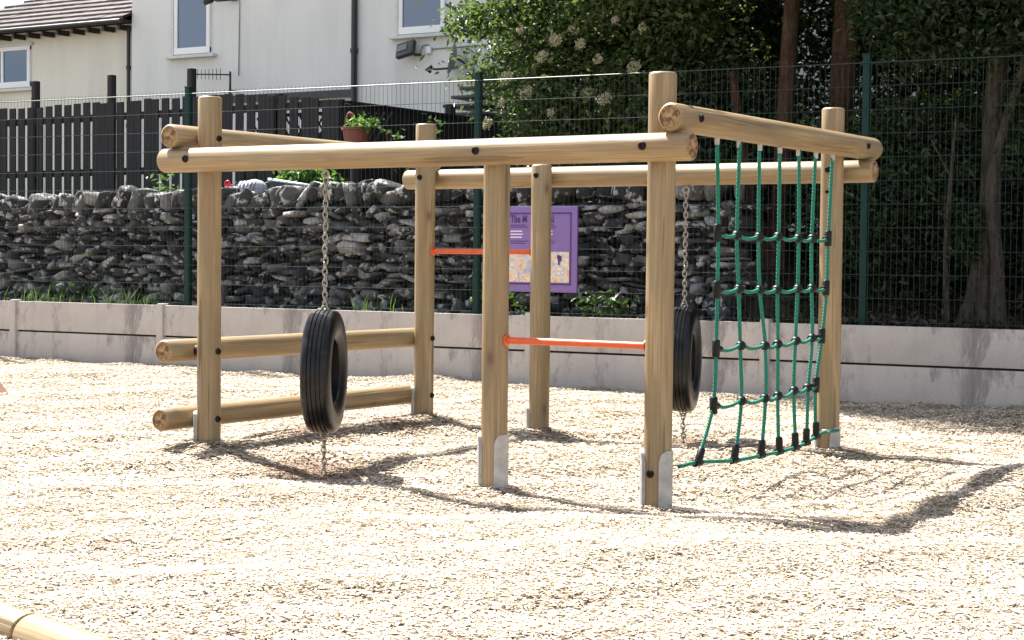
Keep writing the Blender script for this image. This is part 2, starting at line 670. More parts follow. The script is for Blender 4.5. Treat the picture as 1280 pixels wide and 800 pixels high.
def terrain_h(x, y):
    x = np.asarray(x, float)
    y = np.asarray(y, float)
    d = y - (WY + WS * x)

    def ss(a, b, t):
        t = np.clip((t - a) / (b - a), 0, 1)
        return t * t * (3 - 2 * t)
    left = .56 + .82 * ss(.95, 1.15, d)
    right = .57 + .5 * ss(.5, 3, d) + .8 * ss(3, 9, d)
    k = ss(-7.3, -6.3, x)
    h = left * (1 - k) + right * k
    h = h + .03 * np.sin(2.1 * x) * np.sin(2.7 * y + x)
    return h


def grid(name, xs, ys, fn, mat, kind='structure'):
    X, Y = np.meshgrid(xs, ys, indexing='ij')
    Z = fn(X, Y)
    if isinstance(Z, tuple):
        Y, Z = Z
    n, m = X.shape
    v = np.stack([X, Y, Z], -1).reshape(-1, 3)
    i, j = np.meshgrid(np.arange(n - 1), np.arange(m - 1), indexing='ij')
    a = (i * m + j).ravel()
    q = np.stack([a, a + m, a + m + 1, a + 1], 1)
    o = np_mesh(name, v, q, mat, smooth=True)
    o['kind'] = kind
    return o


# play surface: from far behind the camera up to the retaining wall (sheared so its edge follows the wall)
xs = np.concatenate([np.linspace(-120, -20, 20), np.arange(-19.5, 4, .09), np.linspace(4.5, 120, 24)])
tt = np.concatenate([np.linspace(-134, -13, 20), np.arange(-12.5, -.0, .09), [.03]])


def play_fn(X, T):
    Y = np.where(True, WY + WS * np.clip(X, -40, 40) + T, 0)
    return Y, np.where(np.abs(X + 7) < 14, ground_h(X, Y), 0) - .012


grid('playground_ground', xs, tt, play_fn, CHIPBED)
xs2 = np.concatenate([np.linspace(-120, -24, 14), np.arange(-22, 6, .3), np.linspace(6.5, 120, 16)])
t2 = np.concatenate([[.040, .044], np.arange(.12, 12, .12), np.linspace(12.5, 220, 24)])


def back_fn(X, T):
    Y = WY + WS * np.clip(X, -40, 40) + T
    return Y, np.where(T < .042, -.3, terrain_h(X, Y))


grid('terrain', xs2, t2, back_fn, SOIL)

# ------------------------------------------------------------------ loose wood chips (nobody could count them)


def chip_field():
    # corners of the visible bed with margins
    P = []
    N = 1600000
    x = rng.uniform(-18.5, 1.5, N)
    t = rng.uniform(-12.6, -.02, N)
    y = WY + WS * x + t
    d = np.hypot(x, y)
    # keep inside the view wedge plus a generous margin
    az = np.arctan2(x, y)
    keep = (az > -1.22) & (az < .12) & (d > 2.3)
    p = np.where(d < 7, 1.0, np.where(d < 10, .72, .5))
    keep &= rng.uniform(0, 1, N) < p
    x, y = x[keep], y[keep]
    n = len(x)
    L = rng.lognormal(math.log(.022), .5, n).clip(.010, .09)
    W = (L * rng.uniform(.14, .42, n)).clip(.003, .010)
    far = np.hypot(x, y)
    L *= np.where(far > 9, 1.25, 1.0)
    W *= np.where(far > 9, 1.35, 1.0)
    a = rng.uniform(0, 2 * PI, n)
    pitch = rng.normal(0, .07, n)
    roll = rng.normal(0, .13, n)
    z = ground_h(x, y) + rng.uniform(-.003, .006, n)
    ca, sa = np.cos(a), np.sin(a)
    ux = np.stack([ca * np.cos(pitch), sa * np.cos(pitch), np.sin(pitch)], 1)
    vx = np.stack([-sa * np.cos(roll), ca * np.cos(roll), np.sin(roll)], 1)
    nx = np.cross(ux, vx)
    c = np.stack([x, y, z], 1)
    bend = (L * rng.normal(.0, .04, n))[:, None] * nx
    hl, hw = (L / 2)[:, None], (W / 2)[:, None]
    tap = rng.uniform(.35, 1.0, n)[:, None]
    v = np.stack([c - ux * hl - vx * hw * tap - bend, c - ux * hl + vx * hw - bend,
                  c + ux * hl * .1 - vx * hw + bend, c + ux * hl * .1 + vx * hw * tap + bend,
                  c + ux * hl - vx * hw * tap - bend, c + ux * hl + vx * hw * tap * .6 - bend], 1).reshape(-1, 3)
    b = np.arange(n)[:, None] * 6
    q = np.concatenate([b + np.array([0, 2, 3, 1]), b + np.array([2, 4, 5, 3])], 1).reshape(-1, 4)
    tint = np.repeat(np.where(rng.uniform(0, 1, n) < .06, rng.uniform(0, .22, n), rng.beta(2.8, 1.5, n)), 2)
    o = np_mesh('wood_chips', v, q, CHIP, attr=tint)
    return tag(o, 'pale shredded wood chips covering the whole play area', 'wood chips', kind='stuff')


chip_field()


# ------------------------------------------------------------------ climbing frame
D = .14
RAD = D / 2


def frame_of(d):
    d = Vector(d).normalized()
    up = Vector((0, 0, 1)) if abs(d.z) < .9 else Vector((0, 1, 0))
    x = up.cross(d).normalized()
    y = d.cross(x)
    return Matrix((x, y, d)).transposed()


def log(name, p0, p1, r, parent=None, n=40, bev=.012, mats=None, seed=0):
    p0, p1 = Vector(p0), Vector(p1)
    L = (p1 - p0).length
    R = frame_of(p1 - p0)
    rr = random.Random(seed + int(abs(p0.x * 1000)))
    mb = MB()
    ph = [rr.uniform(0, 6.28) for _ in range(4)]
    hs = [0, bev * .35, bev] + [L * k / 14 for k in range(1, 14)] + [L - bev, L - bev * .35, L]
    rs = [r - bev, r - bev * .3, r] + [r] * 13 + [r, r - bev * .3, r - bev]
    vs = []
    for h, q in zip(hs, rs):
        for k in range(n):
            t = 2 * PI * k / n
            s = 1 + .010 * math.sin(2 * t + ph[0]) + .006 * math.sin(3 * t + ph[1] + h) + .007 * math.sin(2.2 * h + ph[2])
            vs.append((q * s * math.cos(t), q * s * math.sin(t), h))
    fs = [(i * n + k, i * n + (k + 1) % n, (i + 1) * n + (k + 1) % n, (i + 1) * n + k) for i in range(len(hs) - 1) for k in range(n)]
    mb.add(vs, fs)
    mb.add([vs[k] for k in range(n)], [tuple(range(n - 1, -1, -1))], 1)
    mb.add([vs[(len(hs) - 1) * n + k] for k in range(n)], [tuple(range(n))], 1)
    ob = mb.build(name, mats or [LOG, END], smooth=True, angle=50)
    ob.location = p0
    ob.rotation_euler = R.to_euler()
    if parent is not None:
        put(ob, parent)
    return ob


def bolt(parent, p, d, r=.019, h=.014):
    d = Vector(d).normalized()
    mb = MB()
    mb.lathe([(0.0, h * .55), (r * .45, h * .6), (r * .5, h), (r * .82, h), (r, h * .55), (r, -.02)], p, 20, M=frame_of(d))
    return mb.build('bolt_cap', BLACKCAP, parent, smooth=True, angle=40, origin=p)


frame = thing('log_climber', 'large pale log climbing frame of six round posts, top beams, low rails and orange bars', 'climbing frame', (-5.55, 8.92, 0))
post = {}
for k, (x, y, z0, top) in POSTS.items():
    post[k] = log('post', (x, y, -.45), (x, y, top), RAD, frame, seed=int(k) * 7)

yF, yB = 7.783 - D, 10.062 + D
xR, xL = -4.048 + D, -7.056 - D
zf, zs, = 1.725, 1.868
fb = log('beam', (-7.29, yF, zf), (-3.807, yF, zf), RAD, frame, seed=1)
bb = log('beam', (-7.36, yB, zf), (-3.84, yB, zf), RAD, frame, seed=2)
rb = log('beam', (xR, 7.594, zs), (xR, 10.333, zs), RAD, frame, seed=3)
lb = log('beam', (xL, 7.582, zs), (xL, 10.33, zs), RAD, frame, seed=4)
GAP = .02
l1 = log('rail', (xL - GAP, 7.56, .60), (xL - GAP, 10.20, .60), RAD * .97, frame, seed=5)
l2 = log('rail', (xL - GAP, 7.535, .198), (xL - GAP, 10.19, .198), RAD * .97, frame, seed=6)
# black spacers between low rails and posts
for ob, z in ((l1, .60), (l2, .198)):
    for yy in (7.783, 10.062):
        mb = MB()
        mb.lathe([(.0, 0), (.034, 0), (.034, .05), (.0, .05)], (xL - GAP + RAD - .016, yy, z), 20, M=frame_of((1, 0, 0)))
        mb.build('spacer', BLACKCAP, ob, smooth=True, angle=40)
# bolt heads
for k in ('1', '3', '4'):
    bolt(fb, (POSTS[k][0], yF - RAD + .004, zf + .004), (0, -1, 0), .022)
for k in ('2', '6', '5'):
    bolt(post[k], (POSTS[k][0], POSTS[k][1] - RAD + .002, zf + .004), (0, -1, 0), .019)
bolt(post['5'], (-4.062, 10.062 - RAD + .002, zf - .13), (0, -1, 0), .012)
for k in ('1', '2'):
    px = POSTS[k][0] + RAD - .002
    bolt(post[k], (px, POSTS[k][1], zs - .01), (1, 0, 0), .018)
    bolt(post[k], (px, POSTS[k][1], .60), (1, 0, 0), .019)
    bolt(post[k], (px, POSTS[k][1], .198), (1, 0, 0), .019)
for k in ('4', '5'):
    bolt(rb, (xR + RAD - .004, POSTS[k][1] + .01, zs + .004), (1, 0, 0), .020)


def plate(k, side, top):
    """galvanised ground plate let into the side of a post, rounded at its top corners"""
    x, y, z0, _ = POSTS[k]
    mb = MB()
    A = math.radians(58)
    na, nz_ = 14, 14
    th = .006 if side > 0 else .020
    zb = -.4
    grid_o, grid_i = [], []
    for i in range(na + 1):
        u = -1 + 2 * i / na
        ztop = top - .055 * (1 - math.sqrt(max(0, 1 - max(0, (abs(u) - .35) / .65) ** 2)))
        for j in range(nz_ + 1):
            z = zb + (ztop - zb) * j / nz_
            t = u * A + (0 if side > 0 else PI)
            for R, g in ((RAD * 1.012 + th, grid_o), (RAD * .985, grid_i)):
                g.append((x + R * math.cos(t), y + R * math.sin(t), z))
    m = nz_ + 1
    fs = [(i * m + j, (i + 1) * m + j, (i + 1) * m + j + 1, i * m + j + 1) for i in range(na) for j in range(nz_)]
    mb.add(grid_o, fs)
    edge = [i * m + nz_ for i in range(na + 1)]
    le = [j for j in range(m)]
    re = [na * m + j for j in range(m)]
    for path in (edge, le, re):
        vs = [grid_o[i] for i in path] + [grid_i[i] for i in path]
        q = len(path)
        mb.add(vs, [(i, i + 1, q + i + 1, q + i) for i in range(q - 1)])
    pl = mb.build('ground_plate', GALV, post[k], smooth=True, angle=35, origin=(x, y, 0))
    s = 1 if side > 0 else -1
    for zz in (top - .07, top - .20):
        if side < 0:
            bolt(post[k], (x - RAD - th - .002, y, zz), (-1, 0, 0), .014, .012)
    return pl


for k, tp in (('1', .24), ('2', .26), ('3', .235), ('4', .215), ('5', .16), ('6', .17)):
    for s in (1, -1):
        if (k, s) in (('1', 1), ('2', 1), ('6', 1)):
            continue
        plate(k, s, tp)
bolt(post['4'], (-4.048 - .005, 7.783 - RAD + .002, .10), (.05, -1, 0), .020)


def bar(x0, x1, y, z):
    mb = MB()
    mb.tube([(x0, y, z), (x1, y, z)], .0185, 20)
    o = mb.build('somersault_bar', ORANGE, frame, smooth=True, angle=50, origin=((x0 + x1) / 2, y, z))
    for xx, d in ((x0, 1), (x1, -1)):
        m2 = MB()
        m2.lathe([(0.0, 0), (.032, 0), (.032, .006), (.019, .012)], (xx, y, z), 20, M=frame_of((d, 0, 0)))
        m2.build('flange', ORANGE, o, smooth=True, angle=40)
    o['label'] = 'orange metal bar'
    return o


bar(-7.101 + RAD, -6.143 - RAD, 10.062, 1.214)
bar(-5.029 + RAD, -4.048 - RAD, 7.783, .736)


# ------------------------------------------------------------------ tyre swings
def chain_mesh(top, bottom, link=.043, wire=.0045, sag=0):
    mb = MB()
    top, bottom = Vector(top), Vector(bottom)
    L = (top - bottom).length
    n = max(2, int(round(L / (link * .74))))
    d = (bottom - top) / n
    for i in range(n):
        c = top + d * (i + .5)
        ax = (1, .3, 0) if i % 2 else (-.3, 1, 0)
        c = c + Vector((.0025 * math.sin(i * 1.9), .0025 * math.cos(i * 2.3), 0))
        mb.torus(c, link * .30, wire, ax, stretch=d, st=1.75, n=16, m=7)
    return mb


def tyre_swing(x, y, zc, beam_z, gz, yaw, label, seed):
    R, Wd = .345, .165
    t = thing('tyre_swing', label, 'tyre swing', (x, y, zc), 'tyres hung on chains in the climbing frame')
    prof = []
    # outer tread with four grooves
    half = Wd / 2
    tread = .058
    xsn = []
    for g in (-.036, -.013, .013, .036):
        xsn += [(g - .0035, R), (g - .0022, R - .009), (g + .0022, R - .009), (g + .0035, R)]
    outer = [(-tread, R - .004)] + [(h, r - .004 * (h / tread) ** 2) for h, r in xsn] + [(tread, R - .004)]
    side = [(.070, R - .012), (.077, R - .026), (.0815, R - .05), (.083, R - .078), (.081, R - .105), (.074, R - .13), (.064, R - .148), (.060, R - .158), (.052, R - .163), (.046, R - .157)]
    inner = [(.052, R - .13), (.064, R - .09), (.064, R - .045), (.052, R - .022), (0, R - .018)]
    right = side + inner
    prof = [(-h, r) for h, r in reversed(side)] + outer + right + [(-h, r) for h, r in reversed(inner[:-1])]
    ax = Vector((math.cos(yaw), math.sin(yaw), 0))
    M = frame_of(ax)
    mb = MB()
    mb.lathe([(r, h) for h, r in prof], (0, 0, 0), 96, closed=True)
    ty = mb.build('tyre', RUBBER, smooth=True, angle=32)
    ty.location = (x, y, zc)
    ty.rotation_euler = M.to_euler()
    put(ty, t)
    top = zc + R
    # eye bolt under the beam
    zb = beam_z - RAD
    m2 = MB()
    m2.tube([(x, y, zb + .02), (x, y, zb - .006)], .008, 10)
    m2.torus((x, y, zb - .028), .020, .0065, (-.35, 1, 0), n=20, m=8)
    m2.build('eye_bolt', CHAIN, t, smooth=True)
    chain_mesh((x, y, zb - .046), (x, y, top + .005)).build('chain', CHAIN, t, smooth=True)
    m3 = MB()                                   # shackle gripping the tread
    m3.torus((x, y, top - .004), .020, .006, ax.cross(Vector((0, 0, 1))), stretch=(0, 0, 1), st=1.3, n=18, m=7)
    m3.build('shackle', CHAIN, t, smooth=True)
    bot = zc - R
    m4 = MB()
    m4.torus((x, y, bot + .0), .020, .006, ax.cross(Vector((0, 0, 1))), stretch=(0, 0, 1), st=1.3, n=18, m=7)
    m4.build('shackle', CHAIN, t, smooth=True)
    chain_mesh((x, y, bot - .018), (x + .01, y - .01, gz - .05)).build('ground_chain', CHAIN, t, smooth=True)
    return t


tyre_swing(-6.072, 7.643, .528, zf, -.03, math.radians(28), 'black tyre hung on a chain from the front beam, fully in view', 1)
tyre_swing(-5.125, 10.202, .523, zf, -.03, math.radians(19), 'black tyre on the back beam, half hidden behind the front post beside the net', 2)

# ------------------------------------------------------------------ climbing net
NET = [[(8.124, 1.800), (8.39, 1.800), (8.653, 1.80), (8.919, 1.80), (9.175, 1.80), (9.431, 1.80), (9.686, 1.80)],
       [(8.145, 1.313), (8.377, 1.304), (8.661, 1.301), (8.916, 1.307), (9.195, 1.3), (9.398, 1.303), (9.633, 1.306)],
       [(8.145, 1.021), (8.417, 1.022), (8.682, 1.015), (8.906, 1.013), (9.201, 1.015), (9.405, 1.017), (9.615, 1.016)],
       [(8.146, .717), (8.448, .721), (8.757, .709), (8.929, .712), (9.185, .721), (9.417, .729), (9.561, .736)],
       [(8.128, .423), (8.468, .426), (8.768, .42), (8.945, .424), (9.168, .44), (9.364, .445), (9.488, .454)],
       [(7.978, .18), (8.398, .159), (8.736, .155), (8.973, .152), (9.196, .158), (9.358, .17), (9.499, .196)]]
net = thing('climbing_net', 'green rope climbing net with black clamps hanging in the right bay of the log frame', 'climbing net', (xR, 8.85, .1))


def smooth_path(pts, n=6):
    pts = [Vector(p) for p in pts]
    out = []
    for i in range(len(pts) - 1):
        p0, p1, p2, p3 = pts[max(i - 1, 0)], pts[i], pts[i + 1], pts[min(i + 2, len(pts) - 1)]
        for k in range(n):
            t = k / n
            out.append(.5 * ((2 * p1) + (p2 - p0) * t + (2 * p0 - 5 * p1 + 4 * p2 - p3) * t * t + (3 * p1 - p0 - 3 * p2 + p3) * t ** 3))
    return out + [pts[-1]]


for c in range(7):
    pts = [(xR + .004 * math.sin(c * 2 + r), NET[r][c][0], NET[r][c][1]) for r in range(6)]
    mb = MB()
    mb.tube(smooth_path(pts), .0105, 10)
    mb.build('vertical_rope', ROPE, net, smooth=True, angle=60)
    mb = MB()
    mb.lathe([(0, .03), (.012, .03), (.0135, .0), (.012, -.032), (0, -.032)], (xR, NET[0][c][0], 1.795), 14)
    mb.build('ferrule', GALV, net, smooth=True, angle=40)
for r in range(1, 5):
    pts = []
    for c in range(7):
        y, z = NET[r][c]
        pts.append((xR - .0, y, z + .004))
        if c < 6:
            y2, z2 = NET[r][c + 1]
            pts.append((xR + .012, y + (y2 - y) * .3, z + (z2 - z) * .3 - .016))
            pts.append((xR + .008, y + (y2 - y) * .7, z + (z2 - z) * .7 - .010))
    mb = MB()
    mb.tube(smooth_path(pts, 4), .0095, 10)
    mb.build('cross_rope', ROPE, net, smooth=True, angle=60)
pts = [(xR - .03, 7.80, .135)] + [(xR, y - .006, z - .045) for y, z in NET[5]] + [(xR - .02, 9.66, .16), (xR - .06, 9.99, .145)]
pts[1] = (xR, 7.96, .145)
mb = MB()
mb.tube(smooth_path(pts, 5), .0105, 10)
mb.build('bottom_rope', ROPE, net, smooth=True, angle=60)
for r in range(1, 5):
    for c in range(7):
        y, z = NET[r][c]
        mb = MB()
        if c in (0, 6):
            mb.tube([(xR, y, z - .045), (xR, y, z - .04), (xR, y, z + .04), (xR, y, z + .045)], [.016, .021, .021, .016], 14)
            s = 1 if c == 0 else -1
            mb.tube([(xR, y, z), (xR, y + s * .05, z - .005), (xR, y + s * .062, z - .006)], [.018, .017, .014], 12)
        else:
            mb.lathe([(0, .024), (.014, .024), (.024, .014), (.026, 0), (.024, -.014), (.014, -.024), (0, -.024)], (xR, y, z), 16, M=frame_of((1, 0, 0)))
            mb.tube([(xR, y - .03, z), (xR, y + .03, z + .002)], .0145, 12)
        mb.build('clamp', CLAMP, net, smooth=True, angle=45, origin=(xR, y, z))
for c in range(7):
    y, z = NET[5][c]
    ya, za = NET[4][c]
    d = Vector((0, ya - y, za - z)).normalized()
    p = Vector((xR, y, z))
    mb = MB()
    mb.tube([p - d * .055, p - d * .05, p + d * .032, p + d * .04], [.017, .021, .020, .016], 14)
    mb.tube([p - d * .045 + Vector((0, -.034, 0)), p - d * .045 + Vector((0, .034, 0))], .018, 12)
    mb.build('clamp', CLAMP, net, smooth=True, angle=45, origin=tuple(p))
mb = MB()
mb.torus((xR - .03, 9.72, .165), .018, .006, (0, .3, 1), n=16, m=7)
mb.build('shackle', GALV, net, smooth=True)

# ------------------------------------------------------------------ retaining wall of concrete boards
rw = thing('retaining_wall', 'low pinkish grey retaining wall of two concrete boards between slotted posts', 'wall', (-9, wall_y(-9), 0))
ang = math.atan(WS)
RW = Matrix.Rotation(ang, 3, 'Z')
joints = [-19.4, -17.25, -15.08, -12.98, -10.92, -8.56, -6.24, -3.95, -1.7, .6, 2.9]
for i in range(len(joints) - 1):
    a, b = joints[i], joints[i + 1]
    cx = (a + b) / 2
    for z0, z1 in ((-.08, .296), (.314, .633)):
        mb = MB()
        mb.bevel_box((cx, wall_y(cx, .03) + random.uniform(-.003, .003), (z0 + z1) / 2), (b - a - .02, .05, z1 - z0), .007, RW)
        mb.build('concrete_board', CONC, rw, smooth=True, angle=40, origin=(cx, wall_y(cx), z0))
for x in joints:
    mb = MB()
    mb.bevel_box((x, wall_y(x, .035), .27), (.085, .12, .76 + (.03 if x in (-6.24, -8.56) else 0)), .014, RW)
    mb.build('concrete_post', CONC, rw, smooth=True, angle=40, origin=(x, wall_y(x), 0))

# ------------------------------------------------------------------ green mesh fence
mf = thing('mesh_fence', 'tall green welded mesh fence standing behind the concrete wall', 'fence', (-9, wall_y(-9, .16), .55))
FOFF, FTOP = .17, 2.86
fx = [-16.3, -12.76, -9.24, -5.43, -1.85, 1.7]
for x in fx:
    mb = MB()
    mb.bevel_box((x, wall_y(x, FOFF), 1.5), (.062, .062, 2.86 if x != -12.76 else 2.86), .006, RW)
    mb.bevel_box((x, wall_y(x, FOFF), 2.935), (.068, .068, .014), .004, RW)
    o = mb.build('fence_post', FENCEGREEN, mf, smooth=True, angle=35, origin=(x, wall_y(x), .5))
xx0 = -19.5
for a, b in zip([xx0] + fx, fx + [3.5]):
    mb = MB()
    n = int(round((b - a) / .05))
    for i in range(1, n):
        x = a + (b - a) * i / n
        mb.tube([(x, wall_y(x, FOFF - .038), .58), (x, wall_y(x, FOFF - .038), FTOP + .03)], .0018, 4, True)
    for k in range(12):
        z = .66 + k * .2
        rr = .0028
        mb.tube([(a + .01, wall_y(a, FOFF - .045), z), (b - .01, wall_y(b, FOFF - .045), z)], rr, 5)
    mb.tube([(a + .01, wall_y(a, FOFF - .045), FTOP), (b - .01, wall_y(b, FOFF - .045), FTOP)], .0055, 6)
    mb.build('mesh_panel', WIREGREEN, mf, origin=((a + b) / 2, wall_y((a + b) / 2), .6))

# ------------------------------------------------------------------ sign on the mesh fence
sx, sy = -8.497, wall_y(-8.497, .055)
sign = thing('information_sign', 'purple information board with picture, fixed to the mesh fence behind the short posts', 'sign', (sx, sy, 1.255), rz=ang)


def on_sign(u, v, d=0.0):
    return (u, -.012 - d, v)


def sign_part(name, boxes, mat, d, parent=sign, th=.003):
    mb = MB()
    for (u, v, w_, h_) in boxes:
        mb.box((u, -.014 - d, v), (w_, th, h_))
    o = mb.build(name, mat)
    o.parent = parent
    return o


mb = MB()
mb.bevel_box((0, 0, 0), (.80, .025, .80), .008)
o = mb.build('board', PURPLE, smooth=True, angle=40)
o.parent = sign
sign_part('border_line', [(0, .335, .67, .014), (0, -.325, .67, .014), (-.335, .005, .012, .674), (.335, .005, .012, .674)], PURPLEDARK, .001)
sign_part('picture', [(0, -.165, .64, .285)], PICTURE, .001)
rr = random.Random(3)
for v in (.168, .140, .112):
    for (a, b) in ((-.30, -.18), (-.02, .12)):
        lines = []
        u = a
        while u < b:
            ww = rr.uniform(.012, .035)
            lines.append((u + ww / 2, v, ww, .011))
            u += ww + .002
        sign_part('text_line', lines, PALEINK, .001)
for v in (.225, .207, .075, .055):
    for (a, b) in ((-.30, -.14), (.02, .16)):
        lines = []
        u = a
        while u < b:
            ww = rr.uniform(.012, .03)
            lines.append((u + ww / 2, v, ww, .006))
            u += ww + .002
        sign_part('text_line', lines, PURPLEDARK, .001)
for s, u in (('The M', -.305), ('al', .115)):
    cu = bpy.data.curves.new('title', 'FONT')
    cu.body = s
    cu.size = .098
    cu.extrude = .0012
    cu.offset = .0018
    tmp = bpy.data.objects.new('title_curve', cu)
    C.objects.link(tmp)
    dg = bpy.context.evaluated_depsgraph_get()
    me = bpy.data.meshes.new_from_object(tmp.evaluated_get(dg))
    bpy.data.objects.remove(tmp)
    o = bpy.data.objects.new('title_lettering', me)
    me.materials.clear()
    me.materials.append(PURPLEDARK)
    C.objects.link(o)
    o.parent = sign
    o.scale = (.70, 1, 1)
    o.location = (u, -.0145, .250)
    o.rotation_euler = (PI / 2, 0, 0)
# small dark mark in the picture
sign_part('picture_mark', [(.215, -.10, .02, .09), (.235, -.085, .018, .05), (.205, -.07, .015, .04)], PURPLEDARK, .003)

# ------------------------------------------------------------------ dry stone wall


def stone_wall():
    V, Q, T = [], [], []
    # template: surface of a 4x4x4 cube grid
    g = 4
    idx, tv, tq = {}, [], []

    def vid(p):
        if p not in idx:
            idx[p] = len(tv)
            tv.append([c / g * 2 - 1 for c in p])
        return idx[p]
    for axs in range(3):
        for s in (0, g):
            for i in range(g):
                for j in range(g):
                    q = []
                    for (di, dj) in ((0, 0), (1, 0), (1, 1), (0, 1)):
                        p = [0, 0, 0]
                        p[axs] = s
                        p[(axs + 1) % 3] = i + di
                        p[(axs + 2) % 3] = j + dj
                        q.append(vid(tuple(p)))
                    tq.append(q if s else q[::-1])
    tv = np.array(tv)
    tq = np.array(tq)
    rs = np.random.default_rng(11)
    cnt = [0]

    def stone(c, s, rot, tint):
        p = rs.uniform(7, 30)
        v = tv / (np.sum(np.abs(tv) ** p, 1) ** (1 / p))[:, None]
        ph = rs.uniform(0, 6.28, 9)
        v = v * (1 + .06 * np.sin(2.3 * v[:, [1]] + ph[0]) + .06 * np.sin(3.1 * v[:, [2]] + ph[1]) + .06 * np.sin(2.7 * v[:, [0]] + ph[2]))
        v = v + rs.normal(0, .035, v.shape)
        for _ in range(11):                       # chip planes off
            n = rs.normal(0, 1, 3)
            n /= np.linalg.norm(n)
            dd = v @ n
            lim = rs.uniform(.80, 1.35)
            v = v - np.clip(dd - lim, 0, None)[:, None] * n
        v = v * (np.array(s) / 2)
        ca, sa = math.cos(rot[0]), math.sin(rot[0])
        R1 = np.array([[ca, 0, sa], [0, 1, 0], [-sa, 0, ca]])
        cb, sb = math.cos(rot[1]), math.sin(rot[1])
        R2 = np.array([[cb, -sb, 0], [sb, cb, 0], [0, 0, 1]])
        v = v @ R1.T @ R2.T + np.array(c)
        V.append(v)
        Q.append(tq + cnt[0] * len(tv))
        T.append(np.full(len(tq), tint))
        cnt[0] += 1
    z = .50
    X0, X1 = -20.5, -6.95
    while z < 1.66:
        h = rs.uniform(.04, .12)
        x = X0 + rs.uniform(0, .2)
        while x < X1:
            w_ = rs.choice([rs.uniform(.05, .13), rs.uniform(.13, .33)], p=[.5, .5])
            hh = h * rs.uniform(.6, 1.5)
            yy = wall_y(x, .90) + (z - .5) * .06 + rs.normal(0, .04)
            stone((x + w_ / 2, yy + .12, z + h / 2 + rs.normal(0, .014)), (w_ * .97, .36, hh * .96),
                  (rs.normal(0, .22), rs.normal(0, .25) + ang), float(np.clip(rs.beta(.8, 1.2), 0, 1)))
            x += w_
        z += h * .93
    # rough coping stones on edge
    x = X0
    while x < X1:
        w_ = rs.uniform(.04, .20)
        top = 1.84 + .17 * np.clip((x + 16) / 8, 0, 1)
        hh = rs.uniform(.15, .30) if w_ < .2 else rs.uniform(.10, .2)
        stone((x + w_ / 2, wall_y(x, 1.10) + rs.normal(0, .03), top - hh / 2 + rs.uniform(-.05, .03)), (w_ * 1.05, .40, hh * 1.15),
              (rs.normal(.25, .42), rs.normal(0, .25) + ang), float(np.clip(rs.beta(1.2, 2.4), 0, 1)))
        x += w_
    v = np.concatenate(V)
    q = np.concatenate(Q)
    t = np.concatenate(T)
    o = np_mesh('dry_stone_wall', v, q, STONE, attr=t)
    mb = MB()                                    # hearting behind the face stones
    for k in range(28):
        x = X0 + (X1 - X0) * (k + .5) / 28
        mb.box((x, wall_y(x, 1.19), 1.02), ((X1 - X0) / 28 - .001, .30, 1.40), RW)
    mb.build('wall_core', plain('dark_wall_core', (.02, .02, .02), .95), o)
    return tag(o, 'dark grey dry stone wall with rough coping behind the mesh fence', 'stone wall')


stone_wall()

# ------------------------------------------------------------------ black timber fence with posts
TFA = math.atan(-.0752)
RT = Matrix.Rotation(TFA, 3, 'Z')


def tf_y(x):
    return 14.987 - .0752 * x


tf = thing('timber_fence', 'black stained board fence with taller posts above the stone wall', 'fence', (-17, tf_y(-17), 1.4))
mb = MB()
x = -22.0
i = 0
rr = random.Random(5)
while x < -12.45:
    top = 3.12 if x < -14.2 else 3.12 - (x + 14.2) * .09
    top += rr.uniform(-.012, .012)
    ww = .132
    mb.box((x + ww / 2, tf_y(x) - .02, (top + 1.3) / 2), (ww, .014, top - 1.3), RT)
    gap = .058 if rr.random() < .78 else .004
    x += ww + gap
mb.build('fence_boards', TIMBER, tf, origin=(-17, tf_y(-17), 1.4))
for z in (2.93, 2.225, 1.55):
    mb = MB()
    mb.box((-17.2, tf_y(-17.2) + .02, z), (9.6, .045, .09), RT)
    mb.build('fence_rail', TIMBER, tf, origin=(-17, tf_y(-17), z))
for x in (-21.05, -19.5, -18.022, -16.49, -15.002, -13.5):
    mb = MB()
    tp = 3.48 if x < -14 else 3.10
    mb.bevel_box((x, tf_y(x) + .095, (1.2 + tp) / 2), (.095, .08, tp - 1.2), .012, RT)
    mb.build('fence_post', TIMBER, tf, smooth=True, angle=35, origin=(x, tf_y(x), 1.4))

# side fence running back towards the house
sf = thing('side_fence', 'dark close boarded side fence running back from the board fence to the house', 'fence', (-12.39, 15.95, 1.4))
mb = MB()
y = 15.93
while y < 22.5:
    mb.box((-12.39 + rr.uniform(-.004, .004), y + .075, 2.15 + rr.uniform(-.01, .01)), (.02, .146, 1.56))
    y += .150
mb.build('fence_boards', TIMBER, sf, origin=(-12.39, 17, 1.4))
for y in (16.0, 18.2, 20.4):
    mb = MB()
    mb.bevel_box((-12.47, y, 2.15), (.1, .1, 1.5 if y < 18 else 1.9), .01)
    mb.build('fence_post', TIMBER, sf, smooth=True, angle=35, origin=(-12.47, y, 1.4))
mb = MB()
mb.box((-12.39, 19.2, 2.945), (.06, 6.5, .03))
mb.build('capping_rail', TIMBER, sf)
